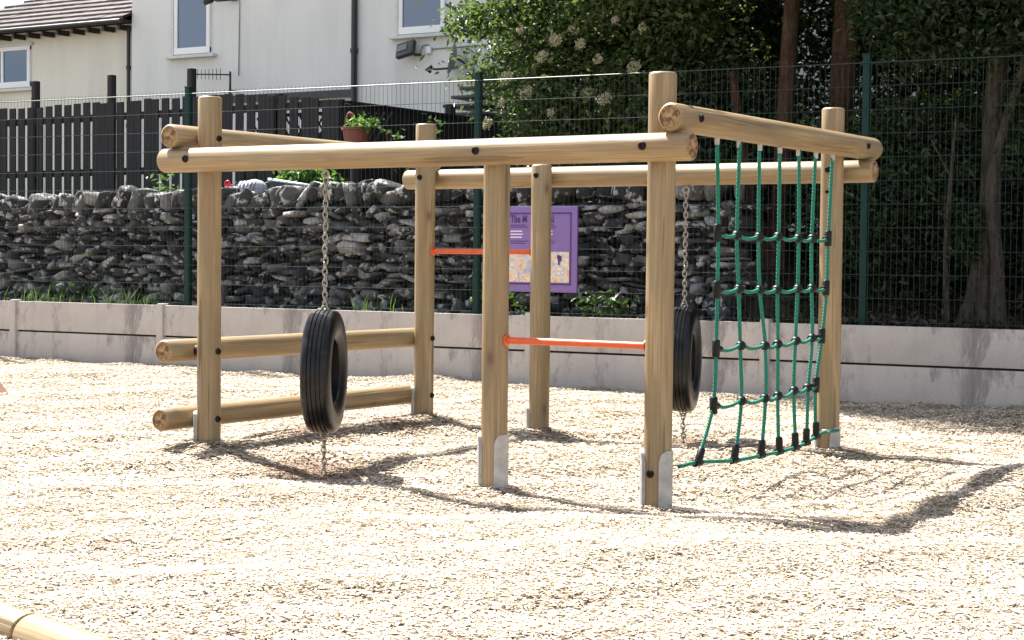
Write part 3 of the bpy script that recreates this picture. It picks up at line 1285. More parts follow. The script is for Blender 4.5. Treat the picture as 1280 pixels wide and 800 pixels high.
# diamond trellis panel
tr = thing('trellis_panel', 'dark diamond trellis panel standing at the corner of the black fences', 'trellis', (-12.9, tf_y(-12.9) + .16, 2.1))
mb = MB()
for k in range(-6, 12):
    for s in (1, -1):
        u = k * .11
        p0 = Vector((-13.3 + u, tf_y(-13) + .16 + s * .006, 2.2))
        p1 = p0 + Vector((s * .45, 0, .62))
        if -13.6 < p0.x < -12.3:
            mb.box((p0 + p1) / 2, (.022, .008, (p1 - p0).length), Matrix.Rotation(math.atan2(p1.x - p0.x, .62), 3, 'Y'))
mb.build('lattice', TIMBER, tr)
mb = MB()
mb.box((-12.95, tf_y(-12.95) + .16, 2.84), (1.4, .04, .04))
mb.box((-12.95, tf_y(-12.95) + .16, 2.18), (1.4, .04, .04))
mb.build('trellis_frame', TIMBER, tr)

# ------------------------------------------------------------------ houses
YH = 24.0
h1 = thing('rendered_house', 'tall grey white rendered house with two windows and a black downpipe', 'house', (-16, YH, .9))
mb = MB()
mb.box((-15.7, YH + 4, 4.9), (16.05, 8.0, 8.2))
mb.build('wall', WHITEWALL, h1, origin=(-16, YH, .9))
mb = MB()                                        # roof out of frame above
mb.add([(-24.1, YH - .35, 8.85), (-7.3, YH - .35, 8.85), (-7.3, YH + 4, 11.6), (-24.1, YH + 4, 11.6), (-24.1, YH + 8.4, 8.85), (-7.3, YH + 8.4, 8.85)],
       [(0, 1, 2, 3), (3, 2, 5, 4), (0, 3, 4), (1, 5, 2), (0, 4, 5, 1)])
mb.build('roof', TILE, h1)
mb = MB()
mb.box((-20.3, YH - .03, 3.98), (3.7, .06, .13))
mb.build('plinth_band', PIPE, h1)


def window(house, x0, x1, z0, z1, y, mull=None):
    mb = MB()
    fw = .085
    yy = y - .012
    mb.bevel_box(((x0 + x1) / 2, yy, z1 - fw / 2), (x1 - x0, .07, fw), .008)
    mb.bevel_box(((x0 + x1) / 2, yy, z0 + fw * .7), (x1 - x0, .07, fw * 1.4), .008)
    for xx in (x0 + fw / 2, x1 - fw / 2):
        mb.bevel_box((xx, yy, (z0 + z1) / 2), (fw, .066, z1 - z0 - .02), .008)
    if mull:
        mb.bevel_box((mull, yy, (z0 + z1) / 2), (fw * .8, .066, z1 - z0 - .02), .008)
    wn = mb.build('window', UPVC, house, smooth=True, angle=40, origin=((x0 + x1) / 2, y, z0))
    mb = MB()
    mb.box(((x0 + x1) / 2, y - .012, (z0 + z1) / 2 + .02), (x1 - x0 - .1, .02, z1 - z0 - .14))
    mb.build('pane', GLASS, wn)
    mb = MB()
    mb.bevel_box(((x0 + x1) / 2, y - .055, z0 - .05), (x1 - x0 + .30, .13, .055), .008)
    mb.build('sill', SILL, wn, smooth=True, angle=40)
    mb = MB()                                    # plaster reveal, standing proud round the opening
    t = .06
    mb.box((x0 - t / 2 - .002, y - .03, (z0 + z1) / 2), (t, .05, z1 - z0 + .02))
    mb.box(((x0 + x1) / 2, y - .03, z1 + t / 2 + .002), (x1 - x0 + 2 * t + .004, .05, t))
    mb.build('reveal', SILL, wn)


window(h1, -22.62, -21.74, 4.85, 6.05, YH)
window(h1, -17.50, -16.55, 4.92, 6.05, YH)
window(h1, -11.5, -10.4, 4.9, 6.0, YH)


def pipe(parent, x, y, z0, z1, r=.045):
    mb = MB()
    mb.tube([(x, y, z0), (x, y, z1)], r, 12)
    for z in np.arange(z0 + .4, z1, 1.1):
        mb.tube([(x, y, z - .035), (x, y, z + .035)], r * 1.35, 12)
    mb.build('downpipe', PIPE, parent, smooth=True, angle=40, origin=(x, y, z0))


pipe(h1, -18.42, YH - .06, 1.0, 8.7, .052)

h2 = thing('tiled_roof_house', 'lower cream rendered house with tiled roof and dark rafter ends', 'house', (-26, YH + .15, .9))
mb = MB()
mb.box((-26.5, YH + 3.9, 3.2), (5.5, 7.4, 4.68))
mb.build('wall', CREAMWALL, h2, origin=(-26, YH, .9))
window(h2, -27.75, -26.66, 4.46, 5.28, YH + .2, mull=-27.46)
pipe(h2, -23.93, YH + .12, 1.0, 5.5, .035)
# tiled roof: stepped courses on the slope, hipped on the left
sl30 = math.tan(math.radians(30))
roof = MB()
course = .235
nrow = 22
for i in range(nrow):
    ya, yb = YH - .22 + i * course * .866, YH - .22 + (i + 1) * course * .866 + .05
    za, zb = 5.57 + (ya - YH + .22) * sl30, 5.57 + (yb - YH + .22) * sl30

    def hipx(yv):
        return -29.9 + (yv - (YH - .22)) * 1.75
    xa, xb = hipx(ya), hipx(yb)
    x1 = -23.735
    if xb > x1 - .1:
        break
    lift = .062
    n = max(1, int((x1 - xa) / .30))
    for k in range(n):
        u0, u1 = xa + (x1 - xa) * k / n, xa + (x1 - xa) * (k + 1) / n - .006
        w0, w1 = xb + (x1 - xb) * k / n, xb + (x1 - xb) * (k + 1) / n - .006
        j = rr.uniform(-.004, .004)
        roof.add([(u0, ya, za + lift + j), (u1, ya, za + lift + j), (w1, yb, zb + .012 + j), (w0, yb, zb + .012 + j), (u0, ya, za + j), (u1, ya, za + j)],
                 [(0, 1, 2, 3), (4, 5, 1, 0)])
ye = YH - .22
roof.add([(-29.9, ye, 5.565), (-23.735, ye, 5.565), (-23.735, YH + 3.6, 5.565 + 3.82 * sl30), (-29.9 + 3.82 * 1.75, YH + 3.6, 5.565 + 3.82 * sl30),
          (-23.735, YH + 7.6, 5.55), (-29.9, YH + 7.6, 5.55)], [(0, 1, 2, 3), (0, 3, 5), (3, 2, 4, 5), (5, 4, 1, 0)])
roof.build('roof', TILE, h2, origin=(-26, YH, 5.5))
mb = MB()
mb.tube([(-29.9, ye - .05, 5.53), (-23.76, ye - .05, 5.53)], .045, 10)
mb.build('gutter', PIPE, h2, smooth=True, angle=50)
for k in range(15):
    x = -23.95 - k * .41
    mb = MB()
    mb.box((x, YH + .02, 5.44), (.055, .30, .10))
    mb.build('rafter_end', PIPE, h2, origin=(x, YH, 5.44))

# fittings on the houses
fl = thing('floodlight', 'black floodlight under the right house window with grey cable and junction box', 'floodlight', (-17.17, YH - .02, 4.6))
Rf = Matrix.Rotation(math.radians(-12), 3, 'Y') @ Matrix.Rotation(math.radians(-25), 3, 'X')
mb = MB()
mb.bevel_box((-17.22, YH - .2, 4.64), (.36, .09, .27), .02, Rf)
mb.build('lamp_casing', CASING, fl, smooth=True, angle=40)
mb = MB()
mb.box(Vector((-17.27, YH - .2, 4.64)) + Rf @ Vector((0, -.048, .01)), (.20, .012, .12), Rf)
mb.build('lamp_glass', LAMPGLASS, fl)
mb = MB()
mb.tube([(-17.05, YH + .0, 4.56), (-17.1, YH - .1, 4.56), (-17.2, YH - .18, 4.60)], .022, 8)
mb.build('bracket', CASING, fl, smooth=True)
mb = MB()
mb.bevel_box((-16.87, YH - .03, 4.63), (.10, .06, .12), .012)
mb.build('junction_box', UPVC, fl, smooth=True, angle=40)
mb = MB()
mb.tube(smooth_path([(-17.05, YH - .03, 4.58), (-17.0, YH - .04, 4.70), (-16.9, YH - .02, 4.72), (-16.87, YH - .03, 4.66)]), .011, 6)
mb.tube([(-16.82, YH - .015, 4.645), (-15.6, YH - .015, 4.66)], .012, 6)
mb.build('cable', CABLE, fl, smooth=True)

sd = thing('satellite_dish', 'grey satellite dish seen edge on at the edge of the tree', 'satellite dish', (-16.2, YH, 4.4))
mb = MB()
prof = [(.0, .0), (.10, .012), (.2, .045), (.27, .085), (.272, .075), (.2, .033), (.1, .0), (0, -.012)]
mb.lathe(prof, (-16.17, YH - .25, 4.42), 28, M=frame_of((-.83, -.48, .2)))
mb.build('reflector', DISH, sd, smooth=True, angle=50)
mb = MB()
mb.tube([(-16.14, YH - .25, 4.28), (-16.5, YH - .36, 4.26), (-16.6, YH - .38, 4.27)], .018, 8)
mb.tube([(-16.58, YH - .38, 4.22), (-16.66, YH - .40, 4.25), (-16.56, YH - .38, 4.31)], .03, 8)
mb.build('feed_arm', CASING, sd, smooth=True)
mb = MB()
mb.tube([(-16.13, YH - .25, 4.42), (-16.12, YH - .1, 4.38), (-16.12, YH, 4.3)], .02, 8)
mb.build('bracket', CASING, sd, smooth=True)

ta = thing('tv_aerial', 'thin dark television aerial on the wall below the left window', 'aerial', (-21.1, YH - .1, 4.2))
mb = MB()
mb.tube([(-21.88, YH - .40, 4.43), (-21.08, YH - .22, 4.40)], .013, 6)
for k in range(9):
    t = k / 9
    c = Vector((-21.88 + .68 * t, YH - .40 + .15 * t, 4.43 - .02 * t))
    hl = .07 + .04 * t
    mb.tube([c - Vector((0, 0, hl)), c + Vector((0, 0, hl))], .006, 5)
mb.build('boom', CASING, ta, smooth=True)
mb = MB()
mb.tube([(-21.10, YH - .2, 4.05), (-21.10, YH - .2, 4.46)], .02, 8)
mb.tube([(-21.10, YH - .2, 4.12), (-21.08, YH, 4.12)], .016, 8)
mb.build('mast', CASING, ta, smooth=True)
mb = MB()
mb.tube([(-21.06, YH - .02, 4.4), (-21.05, YH - .015, 5.7), (-21.07, YH - .02, 5.78)], .010, 6)
mb.build('cable', CABLE, ta, smooth=True)

wl = thing('security_camera', 'black security camera on a bracket beside the top left window', 'camera', (-21.3, YH, 5.75))
mb = MB()
mb.bevel_box((-21.18, YH - .06, 5.82), (.16, .12, .14), .02)
mb.build('bracket', CASING, wl, smooth=True, angle=40)
mb = MB()
mb.tube([(-21.2, YH - .1, 5.76), (-21.4, YH - .22, 5.74), (-21.5, YH - .25, 5.78)], .02, 8)
mb.build('arm', CASING, wl, smooth=True)
mb = MB()
mb.tube([(-21.56, YH - .36, 5.70), (-21.54, YH - .20, 5.76)], [.05, .045], 12)
mb.build('camera_body', CASING, wl, smooth=True, angle=40)

# outside steps by the house, dark treads
st = thing('outdoor_steps', 'dark open treads of an outside stair against the pale house wall', 'steps', (-15.8, YH - .6, 1.4))
for k in range(6):
    mb = MB()
    mb.bevel_box((-15.55 + .16 * k, YH - .62, 3.44 + k * .135), (.95, .9, .05), .008)
    mb.build('tread', CASING, st, smooth=True, angle=40, origin=(-15.5, YH - .6, 3.4 + k * .135))
mb = MB()
for xx in (-15.2, -14.3):
    mb.box((xx, YH - .62, 2.4), (.08, .8, 2.1))
mb.build('support', CASING, st)

# bits along the top of the stone wall
gb = thing('garden_box', 'dark green garden storage box seen through the gaps of the black fence', 'box', (-13.9, 16.8, 1.4))
mb = MB()
mb.bevel_box((-13.75, 16.75, 2.05), (1.5, .5, 1.1), .02)
mb.build('box_body', DARKGREEN, gb, smooth=True, angle=40)
mb = MB()
mb.bevel_box((-13.75, 16.75, 2.63), (1.56, .56, .05), .012)
mb.build('lid', DARKGREEN, gb, smooth=True, angle=40)

cv = thing('cold_frame', 'low grey garden cover with pale sloping edge behind the stone wall top', 'garden cover', (-12.6, 15.45, 1.45))
mb = MB()
a, b = Vector((-12.98, 15.30, 2.035)), Vector((-12.13, 15.27, 1.925))
mb.tube([a, b], .018, 8)
mb.build('edge_strip', PALEMETAL, cv, smooth=True)
mb = MB()
mb.add([(a.x, a.y + .01, a.z - .01), (b.x, b.y + .01, b.z - .01), (b.x, b.y + .6, b.z + .03), (a.x, a.y + .6, a.z + .03),
        (a.x, a.y + .01, 1.4), (b.x, b.y + .01, 1.4), (b.x, b.y + .6, 1.4), (a.x, a.y + .6, 1.4)],
       [(0, 1, 2, 3), (0, 4, 5, 1), (1, 5, 6, 2), (2, 6, 7, 3), (3, 7, 4, 0)])
mb.build('cover_body', DARKGREEN, cv)

ch = thing('bundled_cover', 'pale checked cover bundled on the stone wall beside the left post', 'cover', (-13.15, 15.22, 1.9))
mb = MB()
mb.lathe([(0, .085), (.07, .08), (.15, .055), (.19, .01), (.2, -.06), (.16, -.12), (0, -.12)], (-13.18, 15.24, 1.95), 24)
for i in range(len(mb.v)):
    x, y, z = mb.v[i]
    mb.v[i] = (x + .012 * math.sin(40 * z), -(.0) + 15.24 + (y - 15.24) * .7 + .01 * math.sin(25 * x), z + .012 * math.sin(22 * x))
o = mb.build('cloth', CHECK, ch, smooth=True)
mb = MB()
for k in range(7):
    xx = -13.33 + k * .05
    zz = [(.06 - .9 * (xx + 13.18) ** 2 * 2.0)]
    mb.tube(smooth_path([(xx, 15.085, 1.86), (xx, 15.098, 1.95), (xx, 15.15, 2.0 + zz[0] * .3)], 3), .006, 5)
mb.build('check_lines', plain('navy_check', (.06, .06, .13), .7), ch)

rt = thing('plastic_toy', 'small bright red plastic toy lying on the stone wall by the left post', 'toy', (-13.53, 15.2, 1.85))
mb = MB()
mb.lathe([(0, .13), (.035, .12), (.05, .07), (.04, .03), (.06, -.03), (.065, -.10), (0, -.11)], (-13.53, 15.22, 1.87), 20, M=Matrix.Rotation(.3, 3, 'Y'))
mb.build('toy_body', REDPLASTIC, rt, smooth=True, angle=50)
mb = MB()
mb.torus((-13.51, 15.2, 1.985), .035, .012, (0, 1, 0), n=14, m=6)
mb.build('toy_handle', REDPLASTIC, rt, smooth=True)


# ------------------------------------------------------------------ foliage
def leaf_mesh(name, centers, size, mat, parent=None, seed=0, droop=.3, tint=None, aspect=.45, up=.35):
    r = np.random.default_rng(seed)
    n = len(centers)
    d = r.normal(0, 1, (n, 3))
    d[:, 2] = d[:, 2] * .6 - droop
    d /= np.linalg.norm(d, axis=1)[:, None]
    nn = r.normal(0, 1, (n, 3))
    nn[:, 2] = np.abs(nn[:, 2]) + up
    s = np.cross(nn, d)
    s /= np.linalg.norm(s, axis=1)[:, None] + 1e-9
    up_ = np.cross(d, s)
    L = (size * r.uniform(.6, 1.35, n))[:, None]
    Wd = L * aspect * r.uniform(.8, 1.2, (n, 1))
    c = np.asarray(centers)
    fold = Wd * .25
    v = np.stack([c, c + d * L * .45 + s * Wd * .5 + up_ * fold, c + d * L - up_ * L * .12, c + d * L * .45 - s * Wd * .5 + up_ * fold], 1).reshape(-1, 3)
    b = np.arange(n)[:, None] * 4
    q = np.concatenate([b + np.array([0, 1, 2]), b + np.array([0, 2, 3])], 1).reshape(-1, 3)
    t = r.beta(1.6, 2.4, n) if tint is None else np.clip(tint + r.normal(0, .15, n), 0, 1)
    return np_mesh(name, v, q, mat, parent, attr=np.repeat(t, 2))


def crown_points(c, rad, nclump, per, seed, clump=.35, hollow=.35, flat=1.0):
    r = np.random.default_rng(seed)
    out, tn = [], []
    for _ in range(nclump):
        u = r.normal(0, 1, 3)
        u /= np.linalg.norm(u)
        k = r.uniform(hollow, 1.0) ** .6
        cc = np.array(c) + u * np.array(rad) * k
        m = int(per * r.uniform(.5, 1.5))
        cs = clump * r.uniform(.6, 1.4)
        p = cc + r.normal(0, 1, (m, 3)) * np.array([cs, cs, cs * .55 * flat])
        out.append(p)
        tn.append(np.full(m, r.uniform(.15, .75)))
    return np.concatenate(out), np.concatenate(tn)


def trunk_mb(paths, n=12, seed=0):
    mb = MB()
    rr_ = random.Random(seed)
    for pts, rads in paths:
        P = smooth_path(pts, 6)
        Rr = []
        m = len(pts) - 1
        for i in range(len(P)):
            t = i / (len(P) - 1) * m
            k = min(int(t), m - 1)
            Rr.append((rads[k] + (rads[k + 1] - rads[k]) * (t - k)) * rr_.uniform(.92, 1.08))
        mb.tube(P, Rr, n)
    return mb


def limbs(base, h, lean, rad, spread, nl, seed):
    r = random.Random(seed)
    x, y, z = base
    top = Vector((x + lean[0] * h, y + lean[1] * h, z + h))
    mid = Vector((x + lean[0] * h * .45 + r.uniform(-.12, .12), y + lean[1] * h * .45, z + h * .5))
    paths = [([(x, y, z - .2), (x + lean[0] * h * .05, y, z + .35), mid, top], [rad * 1.5, rad * 1.02, rad * .85, rad * .35])]
    for i in range(nl):
        t = r.uniform(.4, .95)
        p = Vector((x, y, z)).lerp(top, t)
        a = r.uniform(0, 2 * PI)
        L = spread * r.uniform(.5, 1.0)
        q = p + Vector((math.cos(a) * L, math.sin(a) * L, L * r.uniform(.2, .8)))
        m_ = p.lerp(q, .5) + Vector((0, 0, .12 * L))
        paths.append(([p, m_, q], [rad * .45 * (1.2 - t * .6), rad * .25, rad * .08]))
    return paths


def tree(name, label, base, h, lean, rad, crown_c, crown_r, nclump, per, leaf, lmat, bmat, seed, group='trees behind the mesh fence', clump=.4, nl=7, extra=None, hollow=.35, droop=.3, more=()):
    z = float(terrain_h(base[0], base[1]))
    b = (base[0], base[1], z)
    t = thing(name, label, 'tree', b, group)
    trunk_mb(limbs(b, h, lean, rad, max(crown_r) * .8, nl, seed) + (extra or []), 14, seed).build('trunk', bmat, t, smooth=True, origin=b)
    p, tn = crown_points(crown_c, crown_r, nclump, per, seed, clump, hollow)
    for k, (c2, r2, n2, per2, cl2) in enumerate(more):
        p2, t2 = crown_points(c2, r2, n2, per2, seed + 100 + k, cl2, .15)
        p, tn = np.concatenate([p, p2]), np.concatenate([tn, t2])
    leaf_mesh('crown', p, leaf, lmat, t, seed, droop, tn)
    return t


# elder in flower at the left edge of the wood
el = tree('elder_tree', 'flowering elder with cream flower heads at the left edge of the trees above the sign', (-9.0, 16.2), 3.2, (.0, .03), .10,
          (-8.85, 16.0, 4.0), (1.5, 1.2, 1.75), 115, 330, .075, LEAF_ELDER, BARK_GREY, 21, clump=.26,
          more=[((-9.25, 15.55, 2.75), (.6, .35, .65), 60, 130, .15), ((-10.3, 15.7, 3.72), (.5, .3, .16), 16, 110, .10), ((-8.5, 15.5, 2.7), (.8, .4, .6), 50, 90, .18)])
fr = np.random.default_rng(5)


def umbels(parent, spots, seed):
    r = np.random.default_rng(seed)
    for (x, y, z, s) in spots:
        mb = MB()
        n = int(110)
        for _ in range(n):
            a, q = r.uniform(0, 2 * PI), math.sqrt(r.uniform(0, 1)) * s
            px, py = q * math.cos(a), q * math.sin(a)
            pz = -.35 * q * q / s + r.normal(0, .012)
            k = .008
            c = Vector((x + px, y + py * .55 - pz * .4, z + pz + py * .7))
            R = Matrix.Rotation(r.uniform(0, 3), 3, 'X') @ Matrix.Rotation(r.uniform(0, 3), 3, 'Z')
            vs = [c + R @ Vector(p) for p in ((-k, 0, 0), (0, -k, 0), (k, 0, 0), (0, k, 0))]
            mb.add(vs, [(0, 1, 2, 3)])
            mb.tube([(x, y + .03, z - s * .9), c], .0022, 3, False)
        mb.build('flower_head', FLOWER, parent, origin=(x, y, z))


ur = random.Random(9)
umb = []
for (x, z) in ((-9.15, 3.25), (-8.78, 3.42), (-8.55, 3.20), (-8.35, 3.5), (-9.5, 3.02), (-8.7, 2.85), (-9.75, 2.55), (-9.35, 3.5), (-8.15, 3.1), (-9.9, 3.0), (-9.0, 2.6),
               (-8.4, 2.75), (-8.62, 3.34), (-8.9, 3.36), (-9.62, 2.75), (-9.3, 2.85), (-8.0, 3.42), (-9.55, 3.3)):
    umb.append((x + ur.uniform(-.05, .05), 15.02 + ur.uniform(-.16, .12), z + ur.uniform(-.05, .05), ur.uniform(.035, .085)))
umbels(el, umb, 4)

tree('elder_tree', 'lighter green bushy elder overhanging the pale house wall, beside the tall green fence post', (-9.65, 17.2), 3.0, (-.0, .0), .08,
     (-9.35, 16.7, 3.9), (.7, .9, 1.5), 80, 230, .08, LEAF_ELDER, BARK_GREY, 22, clump=.2)
tree('broadleaf_tree', 'tall tree with a slim reddish trunk rising behind the right top beam', (-6.80, 15.5), 7.5, (-.01, .05), .088,
     (-7.0, 15.7, 6.45), (2.7, 2.3, 2.2), 300, 330, .075, LEAF_DARK, BARK_RED, 23, clump=.27, nl=9,
     more=[((-6.4, 14.55, 5.2), (2.9, .65, .6), 230, 260, .24)],
     extra=[([(-6.76, 15.42, .5), (-6.85, 15.42, 1.1), (-7.12, 15.45, 2.0), (-7.3, 15.5, 3.0)], [.13, .085, .06, .04])])
tree('broadleaf_tree', 'tall tree with a thicker dark trunk just right of the slim reddish trunk', (-6.40, 15.9), 8.0, (.015, .03), .13,
     (-5.6, 15.7, 6.6), (2.7, 2.3, 2.3), 300, 330, .075, LEAF_DARK, BARK_RED, 24, clump=.27, nl=9)
tree('broadleaf_tree', 'broad old tree with pale grey ridged trunk at the right edge', (-4.66, 15.1), 7.0, (.03, .05), .10,
     (-3.6, 15.3, 5.9), (2.7, 2.4, 2.5), 300, 330, .075, LEAF_DARK, BARK_GREY, 25, clump=.27, nl=9,
     more=[((-4.6, 14.9, 3.45), (1.1, .35, .45), 60, 200, .2), ((-5.15, 15.0, 3.45), (.5, .35, .5), 40, 180, .2), ((-4.80, 15.0, 1.5), (.06, .05, .7), 12, 70, .05), ((-4.42, 15.02, 2.3), (.06, .05, .5), 8, 70, .05)],
     extra=[([(-4.50, 15.0, .5), (-4.52, 14.98, 1.2), (-4.55, 14.95, 2.0), (-4.2, 15.1, 3.4)], [.09, .055, .05, .03]),
            ([(-4.85, 15.0, .5), (-4.75, 15.05, .9), (-4.7, 15.1, 1.5)], [.10, .06, .04])])
# thin forked sapling left of the big trunk
sp = thing('sapling', 'thin bare forked sapling stem left of the broad grey trunk', 'sapling', (-4.95, 14.9, .6))
trunk_mb([([(-4.93, 14.95, .5), (-4.96, 14.93, 1.2), (-4.93, 14.92, 1.8), (-4.88, 14.9, 2.45)], [.03, .024, .02, .010]),
          ([(-4.94, 14.92, 1.95), (-5.02, 14.9, 2.1), (-5.1, 14.9, 2.25)], [.012, .009, .005])], 8, 3).build('stem', BARK_GREY, sp, smooth=True)

back = [((-11.0, 20.5), (-10.8, 20.3, 5.6), (1.6, 1.5, 2.2), 31, 'dark tree standing deep behind the elder nearest the house'),
        ((-8.6, 19.5), (-8.6, 19.3, 4.8), (2.1, 1.6, 3.0), 32, 'dark dense tree filling the shade between elder and reddish trunks'),
        ((-5.6, 19.8), (-5.6, 19.6, 4.6), (2.2, 1.6, 3.2), 33, 'dark dense tree in the shade behind the green corner fence post'),
        ((-3.0, 19.0), (-3.0, 18.8, 4.6), (2.3, 1.6, 3.2), 34, 'dark dense tree in the shade behind the broad grey trunk'),
        ((-.2, 18.0), (-.2, 17.8, 4.6), (2.4, 1.8, 3.2), 35, 'dark tree beyond the right edge of the fence')]
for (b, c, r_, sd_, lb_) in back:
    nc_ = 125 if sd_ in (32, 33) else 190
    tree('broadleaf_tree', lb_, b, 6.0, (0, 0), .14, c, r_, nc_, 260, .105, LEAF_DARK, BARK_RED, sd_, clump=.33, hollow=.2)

bushes = [((-7.75, 15.9), (-7.7, 15.9, 2.3), (.75, .35, .75), 46, 'dark shrub growing over the end of the stone wall behind the net'),
          ((-5.7, 15.7), (-5.7, 15.7, 1.75), (.75, .4, .95), 47, 'dark shrub behind the tall teal fence post at the right'),
          ((-5.3, 16.3), (-5.3, 16.3, 1.6), (.6, .4, 1.0), 48, 'dark shrub just behind the thin forked sapling'),
          ((-3.4, 16.1), (-3.4, 16.1, 1.7), (.9, .4, 1.1), 49, 'dark shrub against the right edge beyond the broad trunk'),
          ((-8.3, 17.4), (-8.3, 17.4, 2.1), (1.1, .7, .9), 41, 'dark shrub behind the end of the stone wall under the elder'),
          ((-6.2, 17.6), (-6.2, 17.6, 1.9), (1.2, .7, 1.0), 42, 'dark shrub in shade between the two reddish trunks'),
          ((-4.6, 17.4), (-4.8, 17.2, 1.9), (1.1, .7, 1.1), 43, 'dark shrub in shade behind the sapling'),
          ((-3.0, 16.6), (-3.0, 16.6, 1.9), (1.3, .7, 1.1), 44, 'dark shrub in shade right of the broad grey trunk'),
          ((-10.2, 18.6), (-10.1, 18.4, 2.6), (1.0, .8, 1.1), 45, 'dark shrub at the foot of the pale house by the elder')]
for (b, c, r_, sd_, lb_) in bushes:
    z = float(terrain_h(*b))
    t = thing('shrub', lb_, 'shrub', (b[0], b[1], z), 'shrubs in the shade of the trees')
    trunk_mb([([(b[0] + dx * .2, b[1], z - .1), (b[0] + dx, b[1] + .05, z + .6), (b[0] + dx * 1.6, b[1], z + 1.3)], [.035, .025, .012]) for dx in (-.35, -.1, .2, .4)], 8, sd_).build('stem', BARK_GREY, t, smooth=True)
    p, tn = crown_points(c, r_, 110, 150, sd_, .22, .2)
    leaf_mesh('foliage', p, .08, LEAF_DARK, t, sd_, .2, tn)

# bright garden shrub glimpsed over the wall, plants and pots
t = thing('shrub', 'small bright green sunlit shrub behind the stone wall under the front beam', 'shrub', (-12.75, 15.75, 1.38))
trunk_mb([([(-12.75, 15.75, 1.3), (-12.7, 15.75, 1.7), (-12.72, 15.75, 2.1)], [.02, .015, .008])], 8, 1).build('stem', BARK_GREY, t, smooth=True)
p, tn = crown_points((-12.72, 15.72, 2.02), (.42, .16, .24), 40, 40, 51, .08, .1)
leaf_mesh('foliage', p, .085, LEAF_BRIGHT, t, 51, .2, tn + .2)

fp = thing('flower_pot', 'red terracotta handled pot with pale leafy plant by the dark side fence', 'flower pot', (-11.85, 15.45, 2.3))
mb = MB()
mb.lathe([(0, -.14), (.11, -.14), (.15, .06), (.165, .07), (.165, .10), (.14, .10), (.13, .03), (0, .02)], (-11.85, 15.45, 2.50), 28)
mb.build('pot', TERRA, fp, smooth=True, angle=40)
mb = MB()
mb.tube(smooth_path([(-12.0, 15.45, 2.60), (-11.96, 15.43, 2.72), (-11.92, 15.42, 2.76), (-11.87, 15.43, 2.72), (-11.84, 15.45, 2.62)], 5), .016, 8)
mb.build('handle', TERRA, fp, smooth=True)
p, tn = crown_points((-11.72, 15.4, 2.64), (.16, .1, .06), 10, 22, 52, .045, .1)
leaf_mesh('plant', p, .07, LEAF_BRIGHT, fp, 52, .1, tn)
mb = MB()
mb.tube([(-11.85, 15.45, 1.35), (-11.85, 15.45, 2.37)], .06, 10)
mb.build('stand', TIMBER, fp, smooth=True, angle=40)


def small_plant(x, y, z, n, s, lab, seed, mat=LEAF_BRIGHT, hh=.3, nm='garden_plant'):
    t = thing(nm, lab, 'plant', (x, y, z))
    r = np.random.default_rng(seed)
    mb = MB()
    for k in range(4):
        a = r.uniform(0, 6.28)
        mb.tube([(x, y, z - .1), (x + .05 * math.cos(a), y + .04 * math.sin(a), z + hh * .5), (x + .12 * math.cos(a), y + .08 * math.sin(a), z + hh)], .006, 5)
    mb.build('stem', BARK_GREY, t)
    p = np.stack([x + r.normal(0, s, n), y + r.normal(0, s * .6, n), z + hh * r.uniform(.2, 1.1, n)], 1)
    leaf_mesh('foliage', p, .085, mat, t, seed, .1)
    return t


small_plant(-11.3, 15.4, 2.0, 45, .07, 'pale green potted plant in front of the dark side fence right of the red pot', 61, LEAF_MID, .52)
small_plant(-10.75, 15.4, 2.0, 40, .08, 'sparse plant with pale leaves just left of the back left post top', 62, LEAF_MID, .62)
small_plant(-14.35, 15.0, 1.2, 110, .13, 'bright green weed climbing over the stone wall left of the front left post', 63, LEAF_BRIGHT, .85, 'weed_plant')
small_plant(-14.0, 14.5, .56, 130, .17, 'dark leafy weed at the foot of the stone wall left of the green fence post', 64, LEAF_MID, .36, 'weed_plant')
small_plant(-14.9, 14.25, .56, 110, .2, 'low spreading weed at the foot of the stone wall, left of the other foot weeds', 65, LEAF_MID, .26, 'weed_plant')
small_plant(-9.2, 14.3, .56, 110, .16, 'mossy green weed at the foot of the stone wall beside the middle fence post', 66, LEAF_MID, .42, 'weed_plant')
small_plant(-8.0, 14.35, .56, 120, .16, 'olive green weed below the right corner of the purple sign', 67, LEAF_MID, .28, 'weed_plant')


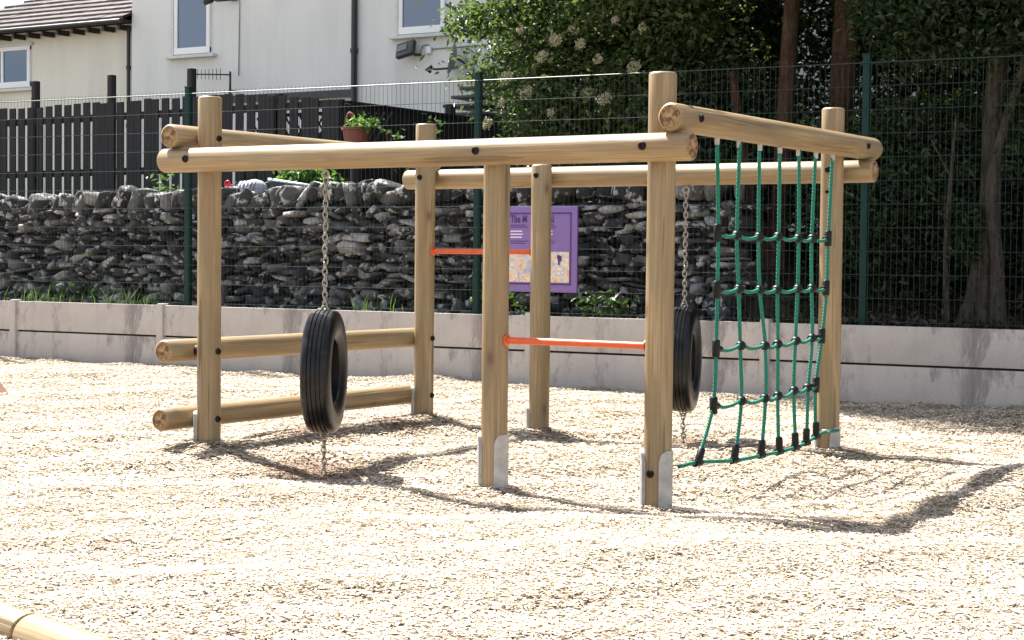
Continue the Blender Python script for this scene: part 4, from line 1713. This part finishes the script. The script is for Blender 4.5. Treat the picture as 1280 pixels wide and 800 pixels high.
def grass():
    r = np.random.default_rng(77)
    n = 5200
    x = r.uniform(-19, -3, n)
    pick = (np.sin(x * 1.7) + .8 * np.sin(x * 4.1 + 1) + r.normal(0, .5, n) > .3 + 1.5 * np.clip((x + 15.0) / 1.5, 0, 1))
    x = x[pick]
    n = len(x)
    y = wall_y(x) + r.uniform(.12, .78, n)
    z = terrain_h(x, y) - .02
    h = r.uniform(.08, .30, n)
    a = r.uniform(0, 6.28, n)
    d = np.stack([np.cos(a), np.sin(a), 0 * a], 1)
    s = np.stack([-np.sin(a), np.cos(a), 0 * a], 1) * .005
    c = np.stack([x, y, z], 1)
    up = np.array([0, 0, 1.])
    m = c + up * (h * .6)[:, None] + d * (h * .15)[:, None]
    tp = c + up * h[:, None] + d * (h * .5)[:, None]
    v = np.stack([c - s, c + s, m + s * .8, m - s * .8, tp, tp + s * .1], 1).reshape(-1, 3)
    b = np.arange(n)[:, None] * 6
    q = np.concatenate([b + np.array([0, 1, 2, 3]), b + np.array([3, 2, 5, 4])], 1).reshape(-1, 4)
    o = np_mesh('grass', v, q, GRASSMAT, attr=np.repeat(r.beta(2, 2, n), 2))
    tag(o, 'rough green grass in the strip between concrete wall and stone wall', 'grass', kind='stuff')


grass()


def litter():
    r = np.random.default_rng(78)
    n = 16000
    x = r.uniform(-8, 3, n)
    y = wall_y(x) + .2 + r.uniform(0, 1, n) ** 1.5 * 5
    c = np.stack([x, y, terrain_h(x, y) + .01 + r.uniform(0, .05, n)], 1)
    o = leaf_mesh('leaf_litter', c, .09, LITTER, None, 78, .0, None, .5, 1.5)
    tag(o, 'brown leaf litter on the shaded ground below the trees', 'leaf litter', kind='stuff')


litter()

# ------------------------------------------------------------------ foreground edging, timber at the left edge
pj, p1 = Vector((-3.965, 3.595, .035)), Vector((-3.409, 3.448, .035))
dirv = (p1 - pj).normalized()
o = log('edging_log', pj + dirv * .003, pj + dirv * 3.6, .062, None, bev=.006, seed=31)
tag(o, 'pale edging log at the lower left corner, right of the dark joint', 'edging log', 'edging logs at the lower left corner')
o2 = log('edging_log', pj - dirv * 3.6, pj - dirv * .003, .0635, None, bev=.006, seed=32)
tag(o2, 'edging log at the lower left corner, left of the dark joint', 'edging log', 'edging logs at the lower left corner')

tb = thing('timber_ramp', 'reddish brown timber end with dark bolt sloping into the chips at the left edge', 'timber', (-11.45, 10.0, 0))
mb = MB()
mb.add([(-11.31, 9.95, -.02), (-12.2, 9.7, -.02), (-12.2, 9.7, .62), (-11.46, 9.91, .135), (-11.38, 10.10, -.02), (-12.27, 9.85, -.02), (-12.27, 9.85, .62), (-11.53, 10.06, .135)],
       [(0, 3, 2, 1), (4, 5, 6, 7), (0, 4, 7, 3), (3, 7, 6, 2), (1, 2, 6, 5)])
mb.build('timber', REDTIMBER, tb)
bolt(tb, (-11.42, 9.912, .075), (.28, -.96, 0), .017)
